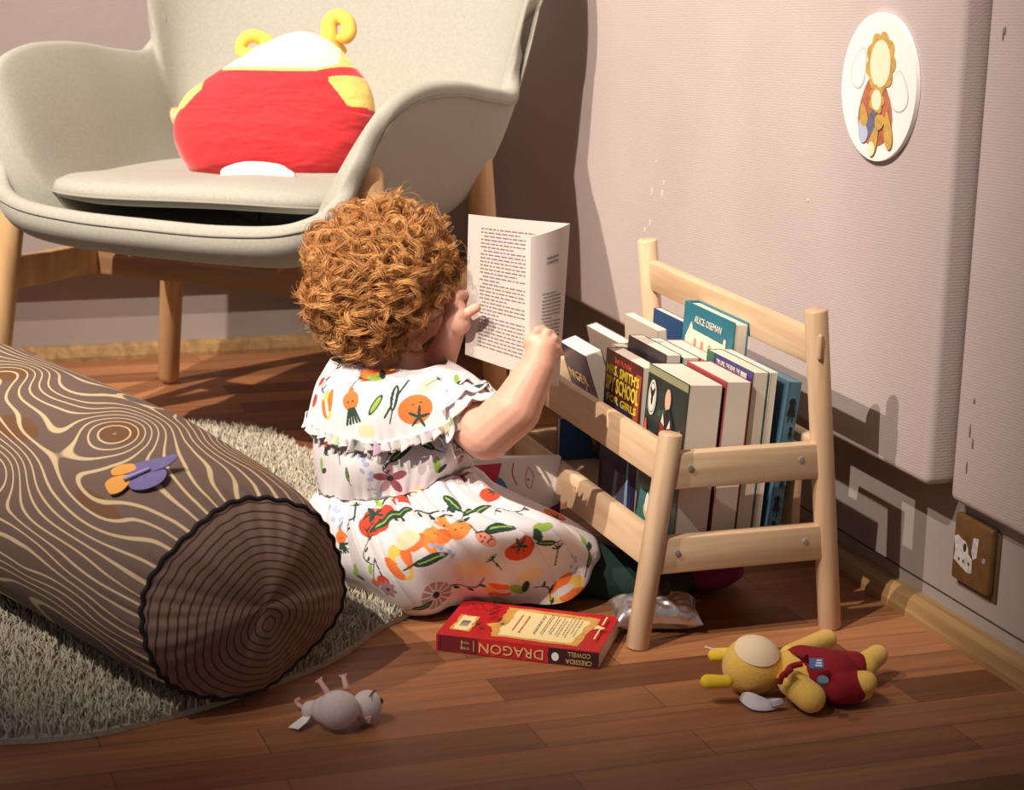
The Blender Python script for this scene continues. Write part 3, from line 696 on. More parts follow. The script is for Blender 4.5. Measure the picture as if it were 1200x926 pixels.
# --- front row, right: dark cover with owl crest
def place(x, y, z=SH, hh=0, lean=0): return (x, y, z)
sA = (.046, .122, .222)
A1 = book('thick dark green novel with a white owl crest and a reading figure on its cover', (1.018 + .023, 2.250, SH), sA, cv('forest', (44, 56, 54), noise=.4, nscale=60), lean=3.5)
fr = front(A1, *sA); a = Art(fr)
grn = mat('art_green', (70, 92, 82), .5, noise=.4, nscale=80); wht = mat('art_white', (226, 220, 208), .5); rd = mat('art_red', (150, 44, 44), .5); skn = mat('art_skin', (222, 176, 150), .5); dk = mat('art_dark', (26, 32, 36), .5); olive = mat('art_olive', (148, 148, 112), .5); gl = mat('art_gold', (206, 184, 120), .5); pinkk = mat('art_pink', (214, 92, 84), .5); orr = mat('art_peach', (206, 132, 104), .5)
a.rect(-.06, .100, .06, .110, olive); _f = a.fr.copy()
for i in range(16):
    x_ = random.uniform(-.05, .05); y_ = random.uniform(-.09, .09); leaf(a, (x_, y_), .016, .004, random.uniform(0, 3), grn)
a.fr = _f @ Matrix.Translation((0, .026, 0)); a.ell((-.040, .045), .012, .023, wht); a.ell((-.040, .045), .0095, .020, dk); a.ell((-.040, .045), .0085, .0185, wht)
leaf(a, (-.043, .052), .007, .003, R(120), dk); leaf(a, (-.037, .052), .007, .003, R(60), dk); a.ell((-.040, .044), .003, .009, dk)
a.ell((.008, .052), .0085, .0145, skn); leaf(a, (.012, .012), .03, .022, R(90), dk); a.poly([(-.006, .025), (.008, .012), (.010, -.02), (-.012, -.004)], rd); a.poly([(.024, .022), (.009, .012), (.011, -.02), (.028, -.006)], rd)
a.poly([(-.002, .034), (.004, .018), (-.006, .022)], wht); a.poly([(.020, .030), (.012, .016), (.022, .020)], wht); leaf(a, (.050, .0), .024, .006, R(90), orr); leaf(a, (-.05, -.004), .02, .005, R(95), pinkk)
a.poly([(-.045, -.046), (.006, .0), (.034, -.052)], gl); a.poly([(-.036, -.046), (.005, -.006), (.027, -.052)], wht)
for i in range(8): q = i / 8; a.poly([(-.036 + q * .041, -.043 + q * .039), (-.031 + q * .041, -.040 + q * .039), (-.031 + q * .041, -.045 + q * .039)], dk)
a.fr = _f; a.poly([(-.045, -.05), (.04, -.055), (.05, -.10), (-.05, -.10)], mat('art_teal', (56, 104, 102), .5)); leaf(a, (.0, -.072), .03, .012, R(0), mat('art_sand', (206, 186, 140), .5)); a.ell((.022, -.066), .009, .02, rd); leaf(a, (-.02, -.062), .013, .006, R(90), wht)
a.build('cover_art', A1)
a = Art(fr @ Matrix.Translation((0, 0, .0014)))
for i in range(11): a.rect(-.042 + i * .008, -.100, -.042 + i * .008 + .0045, -.092 + .002 * (i % 2), wht)
a.build('lettering', A1)
# --- Mrs Smith's spy school
sB = (.024, .124, .205)
B1 = book('paperback spy school story with yellow lettering on a maroon and navy cover', (1.038 + .012, 2.420, SH), sB, cv('maroon', (96, 34, 40), noise=.5, nscale=25), lean=1.5)
fr = front(B1, *sB); a = Art(fr); navy = mat('art_navy', (44, 44, 84), .4); yl = mat('art_yellow', (226, 202, 62), .45); flame = mat('art_flame', (196, 82, 52), .45)
a.poly([(-.0615, -.10), (.0615, -.10), (.0615, .02), (.02, .035), (-.0615, .055)], navy); a.poly([(.036, -.01), (.052, -.02), (.0615, .09), (.045, .09)], mat('art_rust', (156, 74, 50), .45)); a.poly([(.028, -.10), (.04, -.10), (.036, .0)], mat('art_sky', (150, 186, 214), .45))
a.poly([(-.05, -.10), (.03, -.10), (.03, -.055), (-.05, -.05)], mat('art_grey', (88, 84, 104), .45)); a.poly([(-.012, -.10), (.0, -.10), (.004, -.055), (-.006, -.055)], mat('art_sky', (150, 186, 214), .45)); a.curve([(-.034, -.052), (-.03, -.034), (-.01, -.03), (.0, -.045), (.0, -.062)], .0018, rd)
a.build('cover_art', B1)
for s_t, y_, hh_, ww in (('Beth McMullen', .092, .008, .055), ("MRS. SMITH'S", .0775, .0145, .110), ('SPY SCHOOL', .0575, .021, .110), ('FOR GIRLS', .038, .0105, .100)):
    text('title', s_t, fr @ Matrix.Translation((0, y_, .0006)), .02, yl if y_ < .085 else flame, B1, width=ww, height=hh_, bold=.0004)
# --- purple fantasy paperback leaning forward at the left end
sP = (.026, .10, .188)
P1 = book('purple and gold fantasy paperback leaning against the front rail at the left end', (1.117, 2.610, SH + .002), sP, cv('violet', (64, 54, 82), noise=.5, nscale=50), lean=-19)
fr = front(P1, *sP); a = Art(fr)
gd = mat('art_old_gold', (196, 160, 96), .45)
for i in range(26):
    x_ = random.uniform(-.042, .042); y_ = random.uniform(-.085, .03); leaf(a, (x_, y_), random.uniform(.008, .02), .002, random.uniform(.6, 1.8), gd if i % 2 else mat('art_lilac', (140, 124, 160), .45))
a.build('cover_art', P1); text('title', 'NGER', fr @ Matrix.Translation((.0, .050, .0022)), .02, gd, P1, width=.07, height=.015)
# --- the rest of the rack
def plain(label, x, y, t, w_, top, rgb, lean=2.5, hard=False, z=SH, roll=0, **kw):
    return book(label, (x + t / 2, y, z), (t, w_, top - z), cv('c%d_%d_%d' % rgb, rgb), lean=lean, hard=hard, roll=roll, **kw)
B2 = plain('thick paperback with a red patterned edge behind the owl crest novel', 1.068, 2.248, .034, .118, .322, (168, 66, 66), 3.5)
C1 = plain('tall paperback with a purple banner on a green cover near the right end', 1.106, 2.262, .022, .134, .331, (46, 112, 78), 3.5)
fr = frame((-.011, 0, .2325 / 2), (0, -1, 0), (0, 0, 1)); a = Art(fr); prp = mat('art_purple', (64, 50, 112), .45)
a.poly([(-.045, .116), (.067, .116), (.067, .098), (-.045, .100)], prp); a.curve([(.055, .06), (.062, .02), (.050, -.01), (.063, -.06)], .003, mat('art_lime', (130, 200, 120), .45)); a.curve([(.05, .09), (.06, .05), (.054, .03)], .003, wht); a.build('cover_art', C1)
text('title', 'THE GIRL, THE BEAR, THE', fr @ Matrix.Translation((-.002, .1075, .0004)), .01, wht, C1, width=.068, height=.007)
a = Art(fr @ Matrix.Translation((0, 0, .0005)))
for i in range(5): a.rect(.035 + i * .0036, .1042, .035 + i * .0036 + .0026, .1108, wht)
a.build('lettering', C1)
C2 = plain('thin white paperback standing behind the tall green paperback', 1.130, 2.262, .010, .134, .330, (206, 200, 198), 3.5)
D1 = plain('blue paperback with black silhouettes, rearmost at the right end of the rack', 1.146, 2.250, .018, .118, .318, (72, 104, 122), 6, pages=cv('blue_edge', (78, 112, 130)))
for (dx, z_, s) in ((0, .185, 1), (.003, .155, .5), (-.002, .125, 1.1), (.002, .09, .5), (0, .06, .9), (0, .03, .7)):
    a = Art(frame((dx, -.0588, z_), (1, 0, 0), (0, 0, 1), .0006)); a.ell((0, .008 * s), .0045 * s, .005 * s, M_black); a.poly([(-.006 * s, -.01 * s), (.006 * s, -.01 * s), (.003 * s, .005 * s), (-.003 * s, .005 * s)], M_black); a.line((-.002 * s, -.01 * s), (-.003 * s, -.018 * s), .0015, M_black); a.line((.002 * s, -.01 * s), (.003 * s, -.018 * s), .0015, M_black); a.build('silhouette', D1)
# second files of books behind
E1 = plain('paperback with a dark cover directly behind the spy school story', 1.066, 2.425, .022, .126, .318, (50, 44, 46), 3)
E2 = plain('paperback with a teal cover edge, second behind the spy school story', 1.090, 2.425, .024, .126, .313, (58, 128, 118), 3)
E3 = plain('paperback with a bright pink cover edge, third behind the spy school story', 1.116, 2.415, .026, .126, .311, (206, 78, 98), 3)
# Alice Oseman hardback, raised at the back
sH = (.022, .155, .235)
H1 = book('teal hardback graphic novel with white hand lettering, tallest at the back of the rack', (1.158, 2.410, .128), sH, cv('teal', (38, 116, 134), noise=.25, nscale=20), lean=3, hard=True)
fr = front(H1, *sH); a = Art(fr); a.poly([(-.066, .070), (-.050, .094), (-.044, .084), (.050, .082), (.052, .090), (.058, .090), (.058, -.10), (-.066, -.10)], mat('art_paper', (234, 216, 190), .5))
for x_ in (-.034, -.012, .012, .034): a.ell((x_, .068), .005, .006, orr); a.ell((x_, .05), .004, .01, mat('art_peach2', (226, 164, 120), .5))
a.build('cover_art', H1); text('author', 'ALICE OSEMAN', fr @ Matrix.Translation((.002, .0985, .0006)), .012, wht, H1, width=.084, height=.0095)
# left-end stack behind the purple paperback
L1 = plain('cream-paged paperback directly behind the purple fantasy book', 1.132, 2.590, .016, .128, .305, (150, 130, 118), -14)
L2 = plain('paperback with plain pages at the far left, third from the front rail', 1.150, 2.572, .014, .118, .318, (190, 176, 158), -5)
L3 = plain('paperback with a navy cover edge at the far left against the back rail', 1.167, 2.560, .012, .115, .326, (36, 70, 110), 1)
N1 = plain('small pale paperback squeezed between the purple book and the spy school story', 1.066, 2.505, .018, .03, .30, (180, 160, 140), 0)
# blue tub on the shelf end
tb = book('blue notebook lying flat at the left end of the bottom shelf', (0, 0, 0), (.012, .10, .15), cv('blue', (52, 92, 140)), group='books standing in the rack', mtx=Matrix.Translation((1.045, 2.655, .1105)) @ Euler((R(90), 0, R(0))).to_matrix().to_4x4() @ Euler((0, R(90), 0)).to_matrix().to_4x4())

# --- red book lying on the floor
q0 = Vector((.7205, 2.213, 0)); q1 = Vector((.8885, 2.100, 0)); ex = (q1 - q0).normalized(); hL = (q1 - q0).length; ey = Vector((-ex.y, ex.x, 0))
tR, wR_ = .0215, .128
# local book axes: z (height) along -ex (top at the left), y(+ spine) towards camera, x = z × ... back cover up
X_ = Vector((0, 0, 1)); Y_ = -ey; Z_ = X_.cross(Y_)
org_ = (q0 + q1) / 2 + ey * (wR_ / 2) + Vector((0, 0, tR / 2 + .0006)) - Z_ * (hL / 2)
mt = Matrix(((X_.x, Y_.x, Z_.x, org_.x), (X_.y, Y_.y, Z_.y, org_.y), (X_.z, Y_.z, Z_.z, org_.z), (0, 0, 0, 1)))
RB = book('red dragon paperback lying face down on the floor in front of the child', (0, 0, 0), (tR, wR_, hL), cv('red', (196, 34, 40), noise=.15, nscale=40), mtx=mt, group=None)
zs = 1 if Z_.dot(ex) > 0 else -1      # local z runs along zs*ex
def rb(e, n): return (tR / 2, wR_ / 2 - n, hL / 2 + zs * (e - hL / 2))  # e along ex from the left end, n from the spine inwards
fx = Vector((0, 0, zs)); fy = Vector((0, -1, 0)); base = Vector(rb(0, 0))
frb = frame(base, fx, fy)
if (frb.to_3x3() @ Vector((0, 0, 1))).x < 0: pass
a = Art(Matrix(((frb[0][0], frb[0][1], 1, tR / 2 + .0002), (fx.x, fy.x, 0, base.y), (fx.z * 0 + frb[1][0] * 0, 0, 0, base.y), (0, 0, 0, 1))) if False else frb if (frb.to_3x3() @ Vector((0, 0, 1))).x > 0 else frb)
parch = mat('parchment', (236, 214, 158), .6); parch2 = mat('parchment_burnt', (222, 168, 84), .6, noise=.3, nscale=120); inkr = mat('ink_red', (196, 92, 50), .7)
def jag(pts, n=8, amp=.0015):
    out = []
    for i in range(len(pts)):
        p_, q_ = pts[i], pts[(i + 1) % len(pts)]
        for k_ in range(n): t = k_ / n; out.append((p_[0] * (1 - t) + q_[0] * t + random.uniform(-amp, amp), p_[1] * (1 - t) + q_[1] * t + random.uniform(-amp, amp)))
    return out
a.poly(jag([(.060, .040), (.066, .012), (.172, .010), (.182, .112), (.062, .119), (.064, .062), (.050, .050)]), parch2)
a.poly(jag([(.070, .045), (.073, .018), (.164, .017), (.171, .100), (.076, .110), (.076, .060)]), parch)
a.poly(jag([(.012, .020), (.037, .018), (.036, .072), (.012, .074)]), parch2); a.poly(jag([(.015, .023), (.034, .021), (.033, .069), (.015, .071)]), parch)
for i in range(9): a.rect(.019, .034 + i * .0022, .030, .0352 + i * .0022, M_ink)
for i in range(9):
    x_ = .086 + i * .0092; w0 = random.uniform(.024, .034)
    if i in (2,): continue
    y_ = .028 + random.uniform(0, .01)
    while y_ < .05 + w0 + .012:
        l_ = random.uniform(.003, .008); a.line((x_, y_), (x_, y_ + l_), .0016, inkr if i < 2 else M_ink); y_ += l_ + .0016
a.line((.190, .028), (.190, .062), .0022, parch); a.line((.190, .078), (.190, .108), .0022, parch); a.poly([(.184, .076), (.196, .068), (.192, .062), (.198, .058), (.188, .064), (.182, .060)], parch)
for (x_, y_) in ((.046, .085), (.048, .092), (.050, .1), (.045, .105), (.048, .112), (.052, .075), (.05, .068)): a.line((x_ - .004, y_ - .002), (x_ + .004, y_ + .002), .0016, dk); a.line((x_ + .001, y_ - .003), (x_ - .001, y_ + .003), .0013, dk)
for (c0, s) in (((.045, .030), 1), ((.066, .052), .9)):
    for an in range(6): A_ = an * PI / 3 + .3; a.line(c0, (c0[0] + .008 * s * math.cos(A_), c0[1] + .009 * s * math.sin(A_)), .0011, dk)
    a.ell(c0, .002, .004, dk)
a.curve([(.014, .085), (.018, .1), (.024, .09), (.03, .1), (.036, .088)], .0012, dk)
a.build('back_cover_print', RB)
# spine print (upside down: reads from the right end to the left)
def sp_frame(e): return frame((0, wR_ / 2, hL / 2 + zs * (e - hL / 2)), (0, 0, -zs), (-1, 0, 0))
a = Art(sp_frame(0)); 
dkred = mat('spine_dark', (58, 18, 24), .5); spg = mat('spine_gold', (206, 178, 122), .5)
def sgn(f): return 1
a3 = Art(sp_frame(hL)); a3.rect(.150, -.0095, .2, .0095, mat('spine_maroon', (104, 22, 30), .5)); a3.build('spine_foot_print', RB); a2 = Art(sp_frame(hL)); a2.rect(.0, -.0095, .062, .0095, dkred); a2.ell((.0545, 0), .0085, .009, dk); a2.ell((.0535, .001), .0045, .0055, wht); a2.rect(.196, -.009, .1975, .009, dk)
a2.line((.155, -.007), (.155, .007), .0008, spg); a2.line((.170, -.006), (.170, .006), .0008, spg)
a2.build('spine_print', RB)
def sptext(s_t, e, wdt_, hgt_, dy=0): text('spine_lettering', s_t, sp_frame(e) @ Matrix.Translation((0, dy, .0009)), .01, spg, RB, width=wdt_, height=hgt_)
sptext('CRESSIDA', hL - .024, .032, .0058, .0045); sptext('COWELL', hL - .024, .028, .0058, -.0045)
sptext('DRAGON', hL - .108, .080, .0125); sptext('TO TRAIN', hL - .1655, .011, .003, .0035); sptext('YOUR', hL - .1655, .011, .003, -.0035)

# --- board book standing beyond the child's lap
bb = thing('board_book', 'white board book with blue petals and pink shape, standing behind the dress', 'book', (.925, 2.50, 0), (0, 0, R(-10)))
link('cover', box_mesh((-.06 + .03, .0, .077), (.18, .012, .153), .002), M_white, bb)
link('page_block', box_mesh((.0605, 0, .077), (.002, .009, .148), .0005), mat('grey_board', (150, 138, 130), .7), bb)
a = Art(frame((-.03, -.006, 0), (1, 0, 0), (0, 0, 1))); pk = mat('art_rose', (196, 54, 92), .5); bl = mat('art_blue', (74, 126, 196), .5)
a.poly([(-.05, .142), (.008, .146), (.0, .108), (-.03, .09), (-.05, .09)], pk); a.poly([(.055, .07), (.09, .088), (.09, .002), (.055, .002)], mat('art_plum', (150, 40, 84), .5))
leaf(a, (.008, .108), .018, .009, R(100), bl); leaf(a, (.030, .094), .022, .008, R(-20), bl); a.curve([(.045, .140), (.052, .128), (.049, .110), (.042, .116), (.042, .132), (.045, .140)], .0009, pk); a.ell((.045, .122), .0015, .002, pk); a.curve([(.024, .146), (.023, .13), (.03, .115)], .0015, pk); a.line((.06, .13), (.064, .129), .0008, M_ink)
a.build('cover_art', bb)

# ================================================================== THE CHILD
kid = thing('person', 'toddler with curly ginger hair in a fruit-print dress sitting on the floor reading a paperback', 'person', (.76, 2.46, 0))
S = []
DH = 2.63
Hc = Wd(450, 340, DH); FD = Vector((.80, .56, -.20)).normalized(); FR = FD.cross(Vector((0, 0, 1))).normalized(); FU = FR.cross(FD)
hrot = Matrix((FR, FD, FU)).transposed()     # local x = child's right, y = forward, z = up
def Hp(r, f, u): return Hc + FR * r + FD * f + FU * u
S.append(ellip(Hp(0, -.004, .012), (.070, .084, .076), hrot))
S.append(ellip(Hp(0, .026, -.030), (.060, .056, .052), hrot))            # jaw & lower face
for s in (-1, 1):
    S.append(ellip(Hp(s * .034, .052, -.032), (.024, .022, .024), hrot))      # cheeks
    S.append(ellip(Hp(s * .071, -.004, -.014), (.007, .015, .021), hrot))    # ears
    S.append(ellip(Hp(s * .073, -.010, -.008), (.006, .010, .013), hrot))
    S.append(ellip(Hp(s * .026, .077, .0), (.011, .006, .006), hrot))      # eyelids
S.append(ellip(Hp(0, .086, -.016), (.009, .010, .010), hrot)); S.append(ellip(Hp(0, .083, -.008), (.006, .006, .012), hrot))
S.append(ellip(Hp(0, .078, -.040), (.015, .008, .0045), hrot)); S.append(ellip(Hp(0, .077, -.047), (.012, .007, .005), hrot)); S.append(ellip(Hp(0, .066, -.062), (.016, .014, .012), hrot))
nk = Wd(462, 428, 2.64); chest = Wd(452, 500, 2.65); belly = Wd(448, 590, 2.66); hip = Wd(455, 655, 2.68)
S += chain([Hp(0, -.01, -.045), nk, chest], [.046, .043, .055])
S += chain([chest, belly, hip], [.058, .064, .066])
shR = Wd(522, 470, 2.60); shL = Wd(437, 462, 2.74)
S += chain([shL, nk + Vector((0, 0, -.02)), shR], [.030, .034, .032])
elR = Wd(570, 508, 2.545); fR = Wd(604, 480, 2.53); wrR = Wd(631, 428, 2.525)
S += chain([shR, elR], [.033, .034]); S += chain([elR, fR, wrR], [.034, .0325, .0225])
elL = Wd(503, 455, 2.70); wrL = Wd(529, 390, 2.615)
S += chain([shL, elL, wrL], [.029, .025, .017])
# right hand: back of the fist towards us, fingers closed round the page block
haR = Wd(636, 407, 2.525)
S.append(caps(wrR, haR, .0225, .0195)); S.append(caps(Wd(626, 402, 2.525), Wd(645, 408, 2.53), .014, .0135))
fing = [([(627, 398, 2.522), (630, 388, 2.518), (636, 386, 2.53), (638, 392, 2.545)], .0066), ([(636, 397, 2.520), (641, 390, 2.518), (647, 392, 2.532), (645, 399, 2.55)], .0066),
        ([(643, 402, 2.520), (649, 397, 2.520), (654, 401, 2.534), (650, 408, 2.55)], .0064), ([(646, 411, 2.520), (652, 408, 2.522), (656, 413, 2.536), (651, 418, 2.548)], .0058),
        ([(622, 412, 2.53), (619, 402, 2.54), (624, 394, 2.552)], .0068)]
for pts, r in fing: S += chain([Wd(*p) for p in pts], [r * (1 - .06 * i) for i in range(len(pts))], 12)
# left hand: holding the left edge, thumb flat on the page
haL = Wd(535, 374, 2.60)
S.append(caps(wrL, haL, .017, .0165)); S.append(caps(Wd(533, 362, 2.605), Wd(539, 380, 2.595), .015, .014))
fingL = [([(538, 372, 2.59), (549, 366, 2.585), (558, 361, 2.588)], .0075), ([(532, 358, 2.60), (535, 347, 2.60), (543, 345, 2.61), (549, 350, 2.63)], .0078),
         ([(530, 364, 2.62), (533, 354, 2.63), (541, 352, 2.64), (548, 355, 2.645)], .007), ([(534, 372, 2.63), (541, 368, 2.64), (549, 368, 2.645)], .007), ([(538, 384, 2.62), (545, 380, 2.635), (551, 378, 2.64)], .0065)]
for pts, r in fingL: S += chain([Wd(*p) for p in pts], [r * (1 - .06 * i) for i in range(len(pts))], 12)
me = remesh(S, .0021, 5)
link('body', me, M_skin, kid, world=True)
# eyes
for s in (-1, 1):
    mb = MB(); mb.add(ellip(Hp(s * .026, .074, .0), (.0085, .008, .0075), hrot)); ey_ = link('eye', mb.mesh(), mat('eye_white', (235, 232, 228), .15), kid, world=True)
    mb = MB(); mb.add(ellip(Hp(s * .026, .0795, -.001), (.004, .0035, .004), hrot)); link('iris', mb.mesh(), mat('eye_blue', (70, 92, 110), .1), ey_, world=True)

# ---- hair
def hair():
    locks = 640; per = 15; npt = 24
    sk = np.array(Hp(0, -.006, .012)); fr_, fd_, fu_ = map(np.array, (FR, FD, FU)); segs = []
    VV = []; FF = []; CC_ = []; off = 0
    tries = 0; L = 0
    while L < locks and tries < 6000:
        tries += 1
        d = rng.normal(size=3); d /= np.linalg.norm(d); a_, b_, c_ = d   # right, forward, up
        if b_ > .30 and c_ < .42: continue
        if b_ > .62 and c_ < .62: continue
        if c_ < -.55 and b_ > -.15: continue
        if c_ < -.78: continue
        if abs(a_) > .2 and c_ < -.05 and b_ > -.02: continue
        if abs(a_) > .5 and c_ < -.25 and b_ > -.18: continue
        root = sk + (fr_ * a_ * .070 + fd_ * b_ * .084 + fu_ * c_ * .078) * .97
        nrm_ = fr_ * a_ + fd_ * b_ + fu_ * c_
        g = np.array([0, 0, -1.]) + rng.normal(size=3) * .55 + (fd_ * .9 if (b_ > .1 and c_ > .3) else -fd_ * .15); g -= nrm_ * g.dot(nrm_); g /= np.linalg.norm(g)
        ln = rng.uniform(.030, .062) * (1.15 if c_ < .1 else 1); hr = rng.uniform(.0065, .0125); turns = rng.uniform(1.2, 2.4); ph0 = rng.uniform(0, 2 * PI); hand = rng.choice([-1, 1])
        t = np.linspace(0, 1, npt); lift = rng.uniform(.012, .024) + .016 * max(-.3, mnoise.noise(Vector((a_ * 2.6 + 4, b_ * 2.6, c_ * 2.6))) * 1.6) + (.006 if b_ < -.3 and c_ < .1 else 0)
        cl = root + nrm_ * (lift * np.sin(np.minimum(t * 1.7, 1) * PI / 2))[:, None] * 1. + g * (ln * t ** 1.2)[:, None] - nrm_ * (.20 * ln * t ** 2)[:, None]
        bx = np.cross(nrm_, g); env = np.minimum(t / .25, 1) * hr * (1 - .25 * t)
        tone = rng.uniform(0, 1)
        for s in range(per):
            jo = rng.normal(size=3) * .0011; ph = ph0 + rng.normal() * .20; tn = turns * (1 + rng.normal() * .025); k_ = 1 + rng.normal() * .11
            fz = rng.random() < .07
            if fz: k_ *= 1.7; jo *= 2.5
            an = hand * 2 * PI * tn * t + ph
            P_ = cl + (nrm_[None] * np.cos(an)[:, None] + bx[None] * np.sin(an)[:, None]) * (env * k_)[:, None] + jo * (t[:, None] * 1.4) + rng.normal(size=3) * .0015
            rad = (.00042 if not fz else .00024) * (1 - .6 * t ** 2)
            tg = np.gradient(P_, axis=0); tg /= np.linalg.norm(tg, axis=1, keepdims=True) + 1e-9
            u = np.cross(tg, [.31, .52, .79]); u /= np.linalg.norm(u, axis=1, keepdims=True) + 1e-9; v = np.cross(tg, u)
            ring = np.stack([P_ + (u * math.cos(q) + v * math.sin(q)) * rad[:, None] for q in (0, 2 * PI / 3, 4 * PI / 3)], 1)
            VV.append(ring.reshape(-1, 3)); i0 = np.arange(npt - 1) * 3 + off
            for q in range(3):
                q2 = (q + 1) % 3; FF.append(np.stack([i0 + q, i0 + q2, i0 + 3 + q2, i0 + 3 + q], 1))
            off += npt * 3
            mixv = np.clip(tone * .6 + rng.uniform(0, .4), 0, 1)
            c = np.array(lin((160, 92, 42))) * (1 - mixv) + np.array(lin((244, 186, 112))) * mixv
            CC_.append(np.repeat(c[None], npt * 3, 0))
        L += 1
    me = npmesh(np.concatenate(VV), np.concatenate(FF)); set_color(me, 'col', np.concatenate(CC_))
    return me
M_hair = mat('ginger_hair', (196, 116, 52), .38, attr='col', spec=.6)
hr_ = link('hair', hair(), M_hair, kid, world=True)
# under-layer of close hair on the scalp
def capfn(p): return p * (1 + .05 * mnoise.noise(p * 5))
V, Fc = ellip(Hp(0, -.010, .016), (.075, .085, .081), hrot, 60, 40, capfn)
keep = []
for f in Fc:
    c = sum((V[i] for i in f), Vector()) / 4 - Hp(0, -.006, .012); q = (c.dot(FR) / .073, c.dot(FD) / .086, c.dot(FU) / .081)
    if (q[1] > .42 and q[2] < .40) or (q[1] > .15 and q[2] < -.05) or q[2] < -.72 or (q[2] < -.5 and q[1] > -.1): continue
    keep.append(f)
mb = MB(); mb.add((V, keep)); link('scalp_hair', mb.mesh(), mat('hair_under', (170, 98, 46), .7, noise=.5, nscale=160), kid, world=True)

# ---- dress: lofted rings
def loft(rings, nv, nu, ripple=None):
    Rg = [catmull([tuple(p) for p in r], nu, True) for r in rings]; Rg = np.array(Rg); out = np.zeros((nv, nu, 3))
    for k in range(nu): out[:, k] = catmull(Rg[:, k], nv)
    return out
def rp(lst): return [Wd(*p) for p in lst]
neck = rp([(390, 421, 2.66), (410, 428, 2.61), (440, 433, 2.585), (480, 434, 2.575), (512, 430, 2.58), (524, 424, 2.61), (500, 418, 2.68), (440, 416, 2.72)])
ykm = rp([(372, 450, 2.665), (390, 462, 2.59), (425, 470, 2.56), (475, 466, 2.548), (530, 452, 2.55), (556, 444, 2.59), (520, 430, 2.70), (430, 430, 2.755)])
yke = rp([(362, 486, 2.67), (385, 508, 2.59), (430, 520, 2.558), (480, 514, 2.545), (540, 490, 2.535), (574, 464, 2.57), (550, 446, 2.72), (430, 455, 2.775)])
bod0 = rp([(376, 470, 2.67), (392, 490, 2.60), (430, 500, 2.575), (480, 494, 2.572), (520, 480, 2.58), (535, 470, 2.62), (510, 455, 2.72), (430, 460, 2.755)])
bod1 = rp([(372, 530, 2.67), (392, 540, 2.60), (430, 545, 2.570), (480, 540, 2.565), (528, 530, 2.575), (548, 522, 2.63), (520, 515, 2.73), (430, 515, 2.75)])
waist = rp([(376, 576, 2.68), (395, 582, 2.62), (430, 586, 2.590), (475, 578, 2.580), (520, 560, 2.590), (552, 545, 2.65), (520, 545, 2.74), (430, 555, 2.755)])
def col0(n): return np.tile(np.array(lin((228, 220, 222))), (n, 1))
PINK = lambda *c: np.array(lin(c))
c_or, c_rd, c_dg, c_lg, c_mv, c_dm, c_ye, c_lb, c_bk, c_wh = PINK(236, 118, 52), PINK(214, 66, 38), PINK(36, 66, 52), PINK(150, 184, 78), PINK(178, 132, 140), PINK(120, 60, 72), PINK(240, 196, 86), PINK(172, 182, 214), PINK(40, 34, 40), PINK(236, 232, 226)
def sd_ell(a, b, ca, cb, ra, rb_, rot=0):
    x = a - ca; y = b - cb; c, s = math.cos(rot), math.sin(rot); u = (x * c + y * s) / ra; v = (-x * s + y * c) / rb_; return np.sqrt(u * u + v * v) - 1
def sd_seg(a, b, p, q):
    px, py = p; qx, qy = q; dx, dy = qx - px, qy - py; t = np.clip(((a - px) * dx + (b - py) * dy) / (dx * dx + dy * dy), 0, 1); return np.hypot(a - px - t * dx, b - py - t * dy)
def put(col, m_, c): col[m_] = c
